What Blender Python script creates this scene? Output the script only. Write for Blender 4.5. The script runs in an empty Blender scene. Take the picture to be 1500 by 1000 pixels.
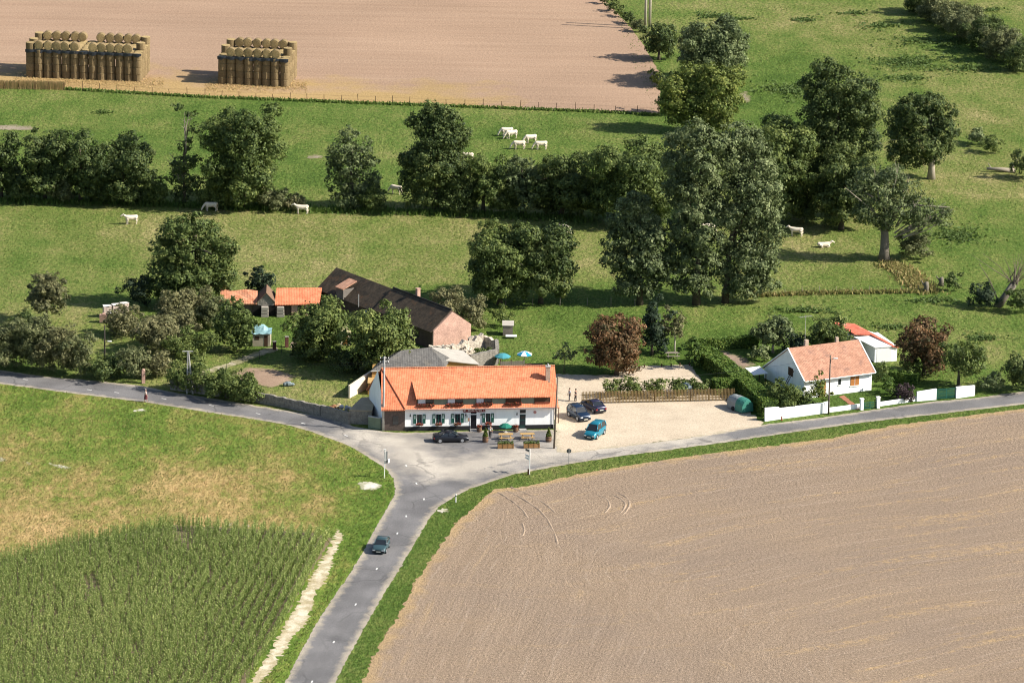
import bpy, bmesh, math, random
import numpy as np
from mathutils import Vector, Matrix
from mathutils.geometry import delaunay_2d_cdt

# ------------------------------------------------------------------ camera, world, sun, exposure
scene = bpy.context.scene
COL = scene.collection
F, PITCH, ROLL, HC, YC = 7400.0, math.radians(16.0), math.radians(1.0), 189.8, -620.7
fw = Vector((0, math.cos(PITCH), -math.sin(PITCH)))
r0 = Vector((1, 0, 0)); u0 = Vector((0, math.sin(PITCH), math.cos(PITCH)))
rt = r0*math.cos(ROLL) + u0*math.sin(ROLL)
up = u0*math.cos(ROLL) - r0*math.sin(ROLL)
CP = Vector((0, YC, HC))
cam = bpy.data.cameras.new('camera'); camo = bpy.data.objects.new('camera', cam); COL.objects.link(camo)
cam.sensor_width = 36.0; cam.lens = F/1500*36.0; cam.clip_start = 5; cam.clip_end = 6000
camo.matrix_world = Matrix.Translation(CP) @ Matrix((rt, up, -fw)).transposed().to_4x4()
scene.camera = camo
SUN_EL, SUN_AZ = math.radians(37), math.radians(10)     # azimuth: measured from +X towards the viewer (-Y)
sdir = Vector((math.cos(SUN_EL)*math.cos(SUN_AZ), -math.cos(SUN_EL)*math.sin(SUN_AZ), math.sin(SUN_EL)))
world = bpy.data.worlds.new('World'); scene.world = world; world.use_nodes = True
wn = world.node_tree.nodes; wl = world.node_tree.links
sky = wn.new('ShaderNodeTexSky'); sky.sky_type = 'NISHITA'; sky.sun_disc = False
sky.sun_elevation = SUN_EL; sky.sun_rotation = math.radians(90) + SUN_AZ
wl.new(sky.outputs[0], wn['Background'].inputs[0]); wn['Background'].inputs[1].default_value = 0.082
sun = bpy.data.lights.new('sun', 'SUN'); sun.energy = 5.0; sun.angle = math.radians(0.5); sun.color = (1.0, 0.94, 0.84)
suno = bpy.data.objects.new('sun', sun); COL.objects.link(suno)
suno.rotation_euler = sdir.to_track_quat('Z', 'Y').to_euler(); suno.location = (100, -100, 200)
scene.view_settings.view_transform = 'Standard'; scene.view_settings.look = 'None'
scene.cycles.filter_width = 1.1
scene.view_settings.exposure = 0.90; scene.view_settings.gamma = 1

# ------------------------------------------------------------------ photograph pixel -> point of the place
def P(x, y, z=0.0):
    d = fw + rt*((x-750)/F) + up*(-(y-500)/F)
    t = (z-CP.z)/d.z
    return CP + d*t
def px_m(x, y):                       # pixels per metre at a ground pixel
    return F/((P(x, y)-CP).dot(fw))
def hgt(x, y, y2):                    # height of a vertical line standing on (x,y) whose top is at row y2
    q = P(x, y)-CP; k = -(y2-500)/F
    return (k*q.dot(fw)-q.dot(up))/(up.z-k*fw.z)
def head(x0, y0, x1, y1):
    d = P(x1, y1)-P(x0, y0); return math.atan2(d.y, d.x)
def rng_of(s): return np.random.default_rng(abs(hash(s)) % 99991 if not isinstance(s, str) else sum(ord(c)*(i+3) for i, c in enumerate(s)) % 99991)

# ------------------------------------------------------------------ materials
class NT:
    def __init__(s, name):
        s.m = bpy.data.materials.new(name); s.m.use_nodes = True
        s.t = s.m.node_tree; s.b = s.t.nodes['Principled BSDF']; s._pos = None
    def add(s, ty, **kw):
        n = s.t.nodes.new(ty)
        for k, v in kw.items(): setattr(n, k, v)
        return n
    def put(s, sock, v):
        if isinstance(v, bpy.types.NodeSocket): s.t.links.new(v, sock)
        elif isinstance(v, (tuple, list)): sock.default_value = tuple(v) if len(v) != 3 or sock.type == 'VECTOR' else (*v, 1)
        else: sock.default_value = v
    def pos(s):
        if s._pos is None: s._pos = s.add('ShaderNodeTexCoord').outputs['Object']
        return s._pos
    def attr(s, name): return s.add('ShaderNodeAttribute', attribute_name=name).outputs['Fac']
    def math(s, op, a, b=0.0, c=None):
        n = s.add('ShaderNodeMath', operation=op); s.put(n.inputs[0], a); s.put(n.inputs[1], b)
        if c is not None: s.put(n.inputs[2], c)
        return n.outputs[0]
    def vmul(s, v, k):
        n = s.add('ShaderNodeVectorMath', operation='MULTIPLY'); s.put(n.inputs[0], v); n.inputs[1].default_value = k
        return n.outputs[0]
    def comb(s, x, y, z=0.0):
        n = s.add('ShaderNodeCombineXYZ'); s.put(n.inputs[0], x); s.put(n.inputs[1], y); s.put(n.inputs[2], z); return n.outputs[0]
    def xyz(s):
        n = s.add('ShaderNodeSeparateXYZ'); s.put(n.inputs[0], s.pos()); return n.outputs
    def noise(s, scale, detail=2.0, vec=None, rough=.5):
        n = s.add('ShaderNodeTexNoise'); s.put(n.inputs['Vector'], vec if vec is not None else s.pos())
        n.inputs['Scale'].default_value = scale; n.inputs['Detail'].default_value = detail; n.inputs['Roughness'].default_value = rough
        return n.outputs['Fac']
    def ramp(s, f, stops, interp='LINEAR'):
        n = s.add('ShaderNodeValToRGB'); s.put(n.inputs[0], f); e = n.color_ramp.elements; n.color_ramp.interpolation = interp
        while len(e) < len(stops): e.new(.5)
        for i, (p, c) in enumerate(stops):
            e[i].position = p; e[i].color = (*c, 1) if isinstance(c, (tuple, list)) else (c, c, c, 1)
        return n.outputs[0]
    def mix(s, f, a, b, blend='MIX'):
        n = s.add('ShaderNodeMix', data_type='RGBA', blend_type=blend)
        s.put(n.inputs[0], f); s.put(n.inputs[6], a); s.put(n.inputs[7], b); return n.outputs[2]
    def mr(s, f, a, b, c, d):
        n = s.add('ShaderNodeMapRange'); s.put(n.inputs[0], f)
        for i, v in enumerate((a, b, c, d)): n.inputs[i+1].default_value = v
        return n.outputs[0]
    def scale(s, col, f): # brighten / darken a colour by a factor
        n = s.add('ShaderNodeVectorMath', operation='SCALE'); s.put(n.inputs[0], col); s.put(n.inputs[3], f); return n.outputs[0]
    def bump(s, h, dist, strength=1.0):
        n = s.add('ShaderNodeBump'); s.put(n.inputs['Height'], h); n.inputs['Distance'].default_value = dist; n.inputs['Strength'].default_value = strength
        s.t.links.new(n.outputs[0], s.b.inputs['Normal'])
    def done(s, col, rough=.9, spec=.15, metal=0.0):
        s.put(s.b.inputs['Base Color'], col); s.put(s.b.inputs['Roughness'], rough)
        s.b.inputs['Specular IOR Level'].default_value = spec; s.b.inputs['Metallic'].default_value = metal
        return s.m

MATS = {}
def M(name, col, rough=.8, var=.35, scale=1.5, spec=.2, metal=0.0, bump=0.0, fine=12.0):
    if name in MATS: return MATS[name]
    t = NT(name)
    f = t.math('ADD', t.mr(t.noise(scale, 3), .25, .75, -.5*var, .5*var), t.mr(t.noise(fine, 2), .25, .75, -.5*var, .5*var))
    c = t.scale(col, t.math('ADD', f, 1.0))
    if bump: t.bump(t.noise(fine, 2), bump)
    MATS[name] = t.done(c, rough, spec, metal); return MATS[name]
def flat(name, col, rough=.4, spec=.5, metal=0.0): return M(name, col, rough, .08, 2.0, spec, metal)

def leafmat(name, dark, mid, light, trans=.25):
    if name in MATS: return MATS[name]
    t = NT(name)
    c = t.ramp(t.attr('tint'), [(0.0, dark), (.5, mid), (1.0, light)])
    t.done(c, .65, .25)
    tr = t.add('ShaderNodeBsdfTranslucent'); t.put(tr.inputs[0], t.scale(c, 1.3))
    mx = t.add('ShaderNodeMixShader'); mx.inputs[0].default_value = trans
    t.t.links.new(t.b.outputs[0], mx.inputs[1]); t.t.links.new(tr.outputs[0], mx.inputs[2])
    t.t.links.new(mx.outputs[0], t.t.nodes['Material Output'].inputs[0])
    MATS[name] = t.m; return t.m
LEAF = dict(
    dark=leafmat('dark_leaves', (.024, .043, .014), (.070, .102, .028), (.175, .205, .060)),
    mid=leafmat('mid_leaves', (.036, .060, .015), (.110, .150, .037), (.23, .26, .074)),
    grey=leafmat('grey_green_leaves', (.040, .060, .025), (.122, .156, .058), (.29, .325, .155)),
    yellow=leafmat('yellow_green_leaves', (.050, .075, .016), (.140, .178, .036), (.28, .285, .068)),
    red=leafmat('red_brown_leaves', (.045, .050, .018), (.135, .085, .038), (.29, .145, .068)),
    brown=leafmat('dry_brown_leaves', (.065, .072, .030), (.175, .172, .075), (.33, .30, .15)),
    scrub=leafmat('grey_brown_scrub', (.045, .062, .024), (.135, .150, .060), (.27, .27, .125)),
    hedge=leafmat('clipped_hedge_leaves', (.024, .052, .011), (.088, .150, .024), (.185, .23, .046)),
    ever=leafmat('evergreen_needles', (.010, .020, .012), (.022, .042, .021), (.065, .09, .042)),
    purple=leafmat('purple_leaves', (.025, .018, .02), (.05, .034, .036), (.10, .07, .065)),
    corn=leafmat('corn_leaves', (.062, .108, .022), (.178, .240, .056), (.43, .45, .17), .4),
    straw=leafmat('dry_grass_blades', (.11, .16, .035), (.25, .225, .08), (.50, .345, .165), .3),
    grass=leafmat('green_grass_blades', (.064, .118, .021), (.128, .184, .038), (.255, .26, .085), .35),
    flower=leafmat('red_geraniums', (.03, .06, .015), (.23, .035, .02), (.36, .07, .04)),
)

# ------------------------------------------------------------------ mesh collecting
class MB:
    def __init__(s): s.v = []; s.f = []; s.mi = []; s.m = 0
    def add(s, vs, fs):
        o = len(s.v); s.v += [tuple(v) for v in vs]
        for f in fs: s.f.append([i+o for i in f]); s.mi.append(s.m)
        return s
    def box(s, x0, x1, y0, y1, z0, z1):
        return s.add([(x0,y0,z0),(x1,y0,z0),(x1,y1,z0),(x0,y1,z0),(x0,y0,z1),(x1,y0,z1),(x1,y1,z1),(x0,y1,z1)],
                     [(3,2,1,0),(4,5,6,7),(0,1,5,4),(1,2,6,5),(2,3,7,6),(3,0,4,7)])
    def obox(s, a, b, w, z0, z1, z2=None, z3=None):     # box along a ground line a-b (world xy), thickness w; z2,z3: base, top at b
        a = Vector((a[0], a[1])); b = Vector((b[0], b[1])); d = (b-a).normalized(); n = Vector((-d.y, d.x))*w/2
        z2 = z0 if z2 is None else z2; z3 = z1 if z3 is None else z3
        c = [a-n, b-n, b+n, a+n]; lo = [z0, z2, z2, z0]; hi = [z1, z3, z3, z1]
        return s.add([(p.x, p.y, z) for p, z in zip(c, lo)]+[(p.x, p.y, z) for p, z in zip(c, hi)],
                     [(3,2,1,0),(4,5,6,7),(0,1,5,4),(1,2,6,5),(2,3,7,6),(3,0,4,7)])
    def poly(s, pts): return s.add(pts, [tuple(range(len(pts)))])
    def slab(s, pts, t, d=(0, 0, -1)):
        n = len(pts); d = Vector(d)*t
        vs = [Vector(p) for p in pts]+[Vector(p)+d for p in pts]
        return s.add(vs, [tuple(range(n)), tuple(range(2*n-1, n-1, -1))]+[(i, i+n, (i+1) % n+n, (i+1) % n) for i in range(n)])
    def tube(s, pts, rad, n=6, cap=True):
        pts = [Vector(p) for p in pts]; rs = rad if isinstance(rad, (list, tuple)) else [rad]*len(pts)
        vs = []; fs = []
        ref = None
        for i, p in enumerate(pts):
            d = (pts[min(i+1, len(pts)-1)]-pts[max(i-1, 0)]).normalized()
            a = d.orthogonal().normalized() if ref is None else (ref-d*ref.dot(d)).normalized()
            ref = a; b = d.cross(a)
            for k in range(n):
                an = 2*math.pi*k/n; vs.append(p+(a*math.cos(an)+b*math.sin(an))*rs[i])
        for i in range(len(pts)-1):
            for k in range(n): fs.append((i*n+k, i*n+(k+1) % n, (i+1)*n+(k+1) % n, (i+1)*n+k))
        if cap: fs += [tuple(range(n-1, -1, -1)), tuple(range((len(pts)-1)*n, len(pts)*n))]
        return s.add(vs, fs)
    def cyl(s, a, b, r, n=16): return s.tube([a, b], [r, r], n)
    def loft(s, rings, cap=True):
        n = len(rings[0]); vs = [p for r in rings for p in r]; fs = []
        for i in range(len(rings)-1):
            for k in range(n): fs.append((i*n+k, i*n+(k+1) % n, (i+1)*n+(k+1) % n, (i+1)*n+k))
        if cap: fs += [tuple(range(n-1, -1, -1)), tuple(range((len(rings)-1)*n, len(rings)*n))]
        return s.add(vs, fs)
    def ball(s, c, r, n=10, m=7):
        r = (r, r, r) if not isinstance(r, (tuple, list)) else r
        rings = []
        for j in range(m+1):
            ph = -math.pi/2+math.pi*(j+.02 if j == 0 else j-.02 if j == m else j)/m
            rings.append([(c[0]+r[0]*math.cos(ph)*math.cos(2*math.pi*k/n), c[1]+r[1]*math.cos(ph)*math.sin(2*math.pi*k/n), c[2]+r[2]*math.sin(ph)) for k in range(n)])
        return s.loft(rings)
    def build(s, name, mat, parent=None, smooth=False, loc=(0, 0, 0), rz=0.0):
        me = bpy.data.meshes.new(name); me.from_pydata(s.v, [], s.f)
        for m in (mat if isinstance(mat, (list, tuple)) else [mat]): me.materials.append(m)
        if max(s.mi, default=0): me.polygons.foreach_set('material_index', s.mi)
        if smooth: me.polygons.foreach_set('use_smooth', [True]*len(me.polygons))
        me.update()
        bm = bmesh.new(); bm.from_mesh(me); bmesh.ops.recalc_face_normals(bm, faces=bm.faces); bm.to_mesh(me); bm.free()
        o = bpy.data.objects.new(name, me); COL.objects.link(o); o.location = loc; o.rotation_euler = (0, 0, rz)
        if parent: o.parent = parent
        return o

def tag(o, label=None, cat=None, group=None, kind=None):
    if label: o['label'] = label
    if cat: o['category'] = cat
    if group: o['group'] = group
    if kind: o['kind'] = kind
    return o
def thing(name, label, cat, loc=(0, 0, 0), rz=0.0, group=None):
    o = bpy.data.objects.new(name, None); COL.objects.link(o); o.location = loc; o.rotation_euler = (0, 0, rz)
    o.empty_display_size = .3
    return tag(o, label, cat, group)
def copy_tree(o, parent=None):
    c = o.copy(); COL.objects.link(c); c.parent = parent
    for ch in o.children: copy_tree(ch, c)
    return c
def struct(o): o['kind'] = 'structure'; return o

def quads_mesh(name, co, tint, mat, parent=None, loc=(0, 0, 0)):
    """co: (n,4,3) corners; tint: (n,)"""
    n = len(co); me = bpy.data.meshes.new(name)
    me.vertices.add(4*n); me.vertices.foreach_set('co', co.astype(np.float32).ravel())
    me.loops.add(4*n); me.loops.foreach_set('vertex_index', np.arange(4*n, dtype=np.int32))
    me.polygons.add(n); me.polygons.foreach_set('loop_start', np.arange(0, 4*n, 4, dtype=np.int32))
    me.polygons.foreach_set('loop_total', np.full(n, 4, dtype=np.int32))
    a = me.attributes.new('tint', 'FLOAT', 'POINT'); a.data.foreach_set('value', np.repeat(tint, 4).astype(np.float32))
    me.materials.append(mat); me.update(calc_edges=True)
    o = bpy.data.objects.new(name, me); COL.objects.link(o); o.location = loc
    if parent: o.parent = parent
    return o
def unit(v): return v/np.maximum(np.linalg.norm(v, axis=-1, keepdims=True), 1e-9)
def leaf_quads(pos, nor, size, R, aspect=.62):
    n = len(pos); t = unit(np.cross(nor, R.normal(size=(n, 3)))); b = np.cross(nor, t)
    s = size[:, None]
    c = np.stack([pos-t*s, pos-b*s*aspect+nor*s*.15, pos+t*s, pos+b*s*aspect+nor*s*.15], 1)
    return c
# ------------------------------------------------------------------ the ground and its fields
def seg_dist(p, a, b):
    d = b-a; t = np.clip(((p-a)@d)/max(d@d, 1e-9), 0, 1)
    return np.linalg.norm(p-(a+t[:, None]*d), axis=1)
def line_dist(p, line):
    return np.min([seg_dist(p, line[i], line[i+1]) for i in range(len(line)-1)], axis=0)
def wpts(px): return np.array([P(*q).to_2d() for q in px])
def inside(p, poly):
    x, y = p[:, 0], p[:, 1]; r = np.zeros(len(p), bool); j = len(poly)-1
    for i in range(len(poly)):
        xi, yi = poly[i]; xj, yj = poly[j]
        c = ((yi > y) != (yj > y)) & (x < (xj-xi)*(y-yi)/(yj-yi+1e-12)+xi); r ^= c; j = i
    return r
def resample(line, step, R, jit, closed=True):
    out = []; n = len(line)
    for i in range(n if closed else n-1):
        a, b = line[i], line[(i+1) % n]; L = np.linalg.norm(b-a); k = max(1, int(L/step)) if L < 150 else 4
        nn = np.array([-(b-a)[1], (b-a)[0]])/max(L, 1e-6)
        for q in range(k):
            out.append(a+(b-a)*q/k+(nn*R.normal()*jit if (q or jit > .2) else 0))
    return np.array(out)
def sheet(name, px, z, mat, cell=1.5, step=.7, jit=.12, lines=None, smoothpx=False, hump=None):
    R = rng_of(name); base = wpts(px); out = resample(base, step, R, jit)
    lo, hi = out.min(0), out.max(0)
    gx, gy = np.meshgrid(np.arange(lo[0], hi[0], cell), np.arange(lo[1], hi[1], cell))
    g = np.stack([gx.ravel(), gy.ravel()], 1)+R.uniform(-.2, .2, (gx.size, 2))*cell
    g = g[inside(g, out)]
    if len(g): g = g[line_dist(g, np.vstack([base, base[:1]])) > .35*cell]
    n = len(out); vs = [Vector(v) for v in np.vstack([out, g])] if len(g) else [Vector(v) for v in out]
    r = delaunay_2d_cdt(vs, [(i, (i+1) % n) for i in range(n)], [], 1, 1e-5)
    v2 = np.array([tuple(v) for v in r[0]])
    me = bpy.data.meshes.new(name)
    h = hump(v2) if hump else np.zeros(len(v2))
    me.from_pydata([(a, b, z+c) for (a, b), c in zip(v2, h)], [], [tuple(f) for f in r[2]])
    at = {'d': np.vstack([base, base[:1]])}
    at.update({k: wpts(l) if not isinstance(l[0][0], tuple) else [wpts(q) for q in l] for k, l in (lines or {}).items()})
    for k, l in at.items():
        a = me.attributes.new(k, 'FLOAT', 'POINT'); a.data.foreach_set('value', (np.min([line_dist(v2, q) for q in l], axis=0) if isinstance(l, list) else line_dist(v2, l)).astype(np.float32))
    me.materials.append(mat); me.update()
    bm = bmesh.new(); bm.from_mesh(me)
    for f in bm.faces:
        if f.normal.z < 0: f.normal_flip()
    bm.to_mesh(me); bm.free()
    o = bpy.data.objects.new(name, me); COL.objects.link(o); return struct(o)

def grass_mat(name, base, flowers=False, amp=1.0):
    t = NT(name)
    dry = t.attr('dry') if base is None else base
    pos = t.pos(); st = t.vmul(pos, (1, .55, 1))
    v = t.math('ADD', dry, t.mr(t.noise(.035, 3, pos), .25, .75, -.22*amp, .22*amp))
    v = t.math('ADD', v, t.mr(t.noise(.22, 4, st, .6), .25, .75, -.21*amp, .21*amp))
    v = t.math('ADD', v, t.mr(t.noise(1.7, 3, st, .6), .25, .75, -.20*amp, .20*amp))
    c = t.ramp(v, [(.0, (.038, .073, .013)), (.3, (.079, .125, .025)), (.52, (.126, .153, .040)), (.72, (.187, .182, .066)), (1.0, (.33, .27, .13))])
    f = t.math('ADD', t.mr(t.noise(2.6, 3, st, .65), .3, .7, .66, 1.34), t.mr(t.noise(8.0, 2), .3, .7, -.25, .25))
    c = t.scale(c, f)
    if flowers:   # scattered pale meadow flowers
        vo = t.add('ShaderNodeTexVoronoi'); t.put(vo.inputs['Vector'], pos); vo.inputs['Scale'].default_value = 2.2
        k = t.math('MULTIPLY', t.mr(vo.outputs['Distance'], .13, .2, 1, 0), t.mr(t.noise(.09, 2), .52, .62, 0, 1))
        c = t.mix(t.math('MULTIPLY', k, t.attr('flower')), c, (.42, .40, .15))
    t.bump(t.math('ADD', t.noise(1.6, 3, st), t.math('MULTIPLY', t.noise(6, 2), .5)), .35, .8)
    return t.done(c, .95, .05)

# --- base sheet: pasture, reaching to the horizon
CTRL = [(100,150,.36),(400,170,.34),(800,180,.40),(950,170,.26),(100,230,.36),(450,240,.36),(800,220,.47),(60,340,.50),(250,345,.60),(450,350,.60),(650,370,.62),(860,370,.60),
        (1160,400,.52),(1230,400,.46),(1180,350,.55),(30,440,.42),(120,400,.52),(450,370,.62),(780,480,.30),(800,510,.33),(860,470,.34),(1050,470,.42),(1200,440,.38),(1300,460,.40),(1430,520,.38),(1460,450,.42),
        (1150,50,.54),(1250,30,.58),(1340,90,.40),(1420,150,.54),(1450,260,.58),(1400,320,.50),(1150,130,.34),(1330,50,.48),(1000,60,.52),(1480,20,.50),(1450,330,.55),(200,500,.48),(250,530,.55),(450,560,.52),(420,470,.30),(330,480,.45),
        (100,520,.48),(1130,300,.5),(1420,60,.30),(1240,70,.52),(1300,130,.48),(950,525,.22),(1280,600,.28)]
FLOW = [(760,480,1.0),(800,465,1.0),(860,500,.9),(1320,490,.8),(1420,520,1.0),(1200,460,.8),(1050,470,.7),(100,150,0),(400,350,0),(800,200,0),(1200,100,.1),(1440,200,.1),(200,500,.2),(450,560,.2),(1100,420,0),(1400,350,.1)]
def idw(p, ctrl, pw=3):
    c = wpts([q[:2] for q in ctrl]); w = np.array([q[2] for q in ctrl])
    sc = np.array([1.0, .6]); d = np.linalg.norm((p[:, None]-c[None])*sc, axis=2)
    k = 1/(d+1)**pw; return (k*w).sum(1)/k.sum(1)
xs = np.concatenate([[-3000, -1200, -500, -200], np.arange(-110, 121, 3.0), [200, 500, 1200, 3000]])
ys = np.concatenate([[-1500, -500, -200], np.arange(-90, 300, 3.0), [400, 700, 1500, 4000]])
gx, gy = np.meshgrid(xs, ys); gp = np.stack([gx.ravel(), gy.ravel()], 1)
me = bpy.data.meshes.new('ground'); nx, ny = len(xs), len(ys)
me.from_pydata([(a, b, -.02) for a, b in gp], [], [(j*nx+i, j*nx+i+1, (j+1)*nx+i+1, (j+1)*nx+i) for j in range(ny-1) for i in range(nx-1)])
for nm, ct in (('dry', CTRL), ('flower', FLOW)):
    a = me.attributes.new(nm, 'FLOAT', 'POINT'); a.data.foreach_set('value', idw(gp, ct).astype(np.float32))
me.materials.append(grass_mat('pasture_grass', None, True)); me.update()
ground = bpy.data.objects.new('ground', me); COL.objects.link(ground); struct(ground)

# --- far stubble field
def stubble_mat():
    t = NT('stubble_soil'); x, y, z = t.xyz(); pos = t.pos()
    st = t.vmul(pos, (.05, 1.0, 1)); d = t.attr('near')
    n = t.math('ADD', t.mr(t.noise(1.3, 3, st, .6), .3, .7, -.07, .07), t.mr(t.noise(3.2, 3, t.vmul(pos, (.6, 1, 1)), .7), .3, .7, -.2, .2))
    n = t.math('ADD', n, t.mr(t.noise(.03, 2), .3, .7, -.08, .08))
    c = t.mix(t.mr(t.noise(.4, 3, st), .35, .65, 0, 1), (.288, .194, .132), (.312, .214, .147))
    e = t.math('ADD', d, t.mr(t.noise(.12, 4, pos, .6), .25, .75, -9, 9))
    straw = t.mix(t.noise(2.5, 3), (.26, .175, .075), (.40, .28, .125))
    c = t.mix(t.mr(e, 6, 17, .95, 0), c, straw)
    c = t.scale(c, t.math('ADD', n, 1.0)); t.bump(t.noise(3.0, 3), .15, .5)
    return t.done(c, .95, .05)
sheet('stubble_field', [(-400,118),(0,124),(94,129),(300,141),(600,152),(870,162),(966,167),(967,110),(940,62),(916,32),(886,0),(862,-40),(830,-260),(-500,-260)], .0, stubble_mat(), 3.0, 1.5, .1,
      dict(near=[(-400,118),(94,129),(300,141),(600,152),(640,154)]))

# --- ploughed field in the foreground
def plough_mat():
    t = NT('ploughed_soil'); x, y, z = t.xyz(); pos = t.pos()
    dl, dt_ = t.attr('left'), t.attr('top')
    k = t.mr(t.math('ADD', t.math('SUBTRACT', dl, t.math('MULTIPLY', dt_, .62)), t.mr(t.noise(.1, 2), .3, .7, -2, 2)), -6, 8, 1, 0)
    a = t.comb(t.math('MULTIPLY', x, .06), t.math('MULTIPLY', dt_, 1.0)); b = t.comb(t.math('MULTIPLY', y, .06), t.math('MULTIPLY', dl, 1.0), 7.0)
    vm = t.add('ShaderNodeMix', data_type='VECTOR'); t.put(vm.inputs[0], k); t.put(vm.inputs[4], a); t.put(vm.inputs[5], b); v = vm.outputs[1]
    s1 = t.noise(.5, 2, v, .5); s2 = t.noise(3.2, 2, v, .6)
    c = t.mix(t.mr(s1, .3, .7, 0, 1), (.236, .174, .121), (.268, .200, .141))
    c = t.mix(t.mr(t.noise(.05, 3), .4, .7, 0, .7), c, (.215, .164, .124))
    e = t.math('ADD', t.attr('d'), t.mr(t.noise(.3, 3), .3, .7, -1.0, 1.0))
    straw = t.math('MULTIPLY', t.mr(t.noise(.5, 4, v, .75), .56, .70, 0, 1), t.mr(t.math('ADD', t.noise(.06, 2), t.mr(e, 2, 14, .10, 0)), .53, .66, 0, .5))
    straw = t.math('MAXIMUM', straw, t.mr(e, .4, 1.8, .7, 0))
    c = t.mix(straw, c, (.36, .25, .125))
    ph = t.math('FRACT', t.math('DIVIDE', t.mr(k, 0, 1, 0, 1), 1)); row = t.add('ShaderNodeMix'); t.put(row.inputs[0], k); t.put(row.inputs[2], dt_); t.put(row.inputs[3], dl)
    fr = t.math('FRACT', t.math('DIVIDE', t.math('ADD', row.outputs[0], t.mr(t.noise(.2, 2), .3, .7, -.25, .25)), 3.1))     # a wheel line every drill width
    wl_ = t.math('MULTIPLY', t.mr(t.math('ABSOLUTE', t.math('SUBTRACT', fr, .5)), .02, .07, 1, 0), t.mr(t.noise(.15, 3), .45, .6, 0, .35))
    c = t.mix(wl_, c, (.34, .27, .205))
    og = t.math('MULTIPLY', t.mr(t.noise(1.0, 3, t.comb(t.math('MULTIPLY', x, .045), t.math('MULTIPLY', dt_, .42)), .6), .54, .64, 0, 1), t.mr(t.noise(.9, 4, pos, .7), .42, .62, 0, .6)); c = t.mix(t.math('MULTIPLY', og, t.mr(k, 0, .6, 1, .25)), c, (.40, .275, .135))
    f = t.math('ADD', t.mr(t.noise(2.4, 3, pos, .7), .3, .7, .74, 1.26), t.mr(t.noise(6.5, 2), .3, .7, -.42, .42))
    f = t.math('ADD', f, t.mr(s2, .3, .7, -.05, .05))
    c = t.scale(c, f)
    t.bump(t.math('ADD', t.noise(2.8, 3, pos, .7), t.math('MULTIPLY', s2, .3)), .2, .8)
    return t.done(c, .95, .05)
PL_LEFT = [(430,1250),(530,1000),(555,945),(590,890),(610,850),(640,806),(670,764),(700,738),(724,716)]
PL_TOP = [(724,716),(772,712),(823,699),(899,685),(949,677),(1000,669),(1100,656),(1207,643),(1300,624),(1400,611),(1500,598),(1750,562)]
sheet('ploughed_field', PL_LEFT+PL_TOP[1:]+[(1800,1250)], .0, plough_mat(), 1.1, .6, .16, dict(left=PL_LEFT, top=PL_TOP))

m = MB()   # earth pushed up by tractor wheels turning in at the field corner
for arc in [[(728,720),(742,728),(762,743),(775,760)],[(735,716),(755,724),(778,738),(798,755),(812,780),(818,800)],[(745,712),(770,722),(795,735),(815,752)],[(872,724),(888,730),(893,742),(884,752)],[(890,722),(908,729),(916,740),(908,752)],[(898,720),(916,727),(922,740),(912,755)],[(765,765),(768,775),(766,785)]]:
    q = [P(*v) for v in arc]; n = 14; c = []
    for k in range(n+1):      # smooth curve through the points
        u = k/n*(len(q)-1); i0 = min(int(u), len(q)-2); w = u-i0; p0, p1, p2, p3 = q[max(i0-1, 0)], q[i0], q[i0+1], q[min(i0+2, len(q)-1)]
        c.append(.5*((2*p1)+(p2-p0)*w+(2*p0-5*p1+4*p2-p3)*w*w+(3*p1-p0-3*p2+p3)*w**3))
    rr = rng_of(str(arc)); m.tube([v+Vector((rr.normal()*.025, rr.normal()*.025, -.145+.02*rr.normal())) for v in c], [.03]+[.19+.03*rr.random() for v in c[1:-1]]+[.03], 8)
struct(m.build('tyre_ridges', M('loose_field_soil', (.30, .228, .166), .95, .45, 1.5, .05, fine=5)))

# --- rough dry meadow between the left road and the corn
def rough_mat():
    t = NT('rough_meadow_grass'); pos = t.pos(); st = t.vmul(pos, (1, .5, 1))
    v = t.math('ADD', t.attr('dry'), t.mr(t.noise(.11, 5, st, .65), .25, .75, -.34, .34))
    v = t.math('ADD', v, t.mr(t.noise(.7, 4, st, .65), .25, .75, -.28, .28))
    c = t.ramp(v, [(.0, (.064, .120, .018)), (.28, (.130, .185, .034)), (.48, (.200, .208, .055)), (.64, (.30, .235, .09)), (1.0, (.50, .34, .165))])
    c = t.scale(c, t.math('ADD', t.mr(t.noise(3.0, 3, st, .65), .3, .7, .75, 1.25), t.mr(t.noise(9, 2), .3, .7, -.2, .2)))
    t.bump(t.math('ADD', t.noise(1.3, 3, st), t.math('MULTIPLY', t.noise(5, 2), .5)), .4, .8)
    return t.done(c, .95, .05)
LOW_L = [(-200,535),(0,562),(107,576),(213,589),(327,607),(380,615),(424,623),(453,631),(480,641),(500,648),(520,657),(540,670),(566,687),(577,702),(579,720),(574,732),(560,756),(544,785),(532,808),(512,840)]
RM = LOW_L+[(490,872),(462,915),(440,955),(417,1000),(330,1250),(-300,1250)]
rough = sheet('rough_meadow', RM, .0, rough_mat(), 1.6, .7, .1)
RCT = [(50,600,.30),(200,610,.28),(350,630,.36),(450,660,.36),(540,690,.22),(30,650,.45),(150,660,.40),(250,650,.30),(350,660,.36),(430,700,.62),(280,710,.72),(200,720,.55),(60,730,.62),(20,770,.70),(120,750,.66),(380,740,.60),
       (460,740,.50),(480,700,.40),(540,740,.22),(500,840,.22),(520,780,.22),(440,940,.24),(200,690,.42),(40,700,.48),(400,690,.50),(330,745,.66),(560,720,.16)]
v = np.array([tuple(q.co) for q in rough.data.vertices])[:, :2]
a = rough.data.attributes.new('dry', 'FLOAT', 'POINT'); a.data.foreach_set('value', idw(v, RCT, 4).astype(np.float32))

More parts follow.
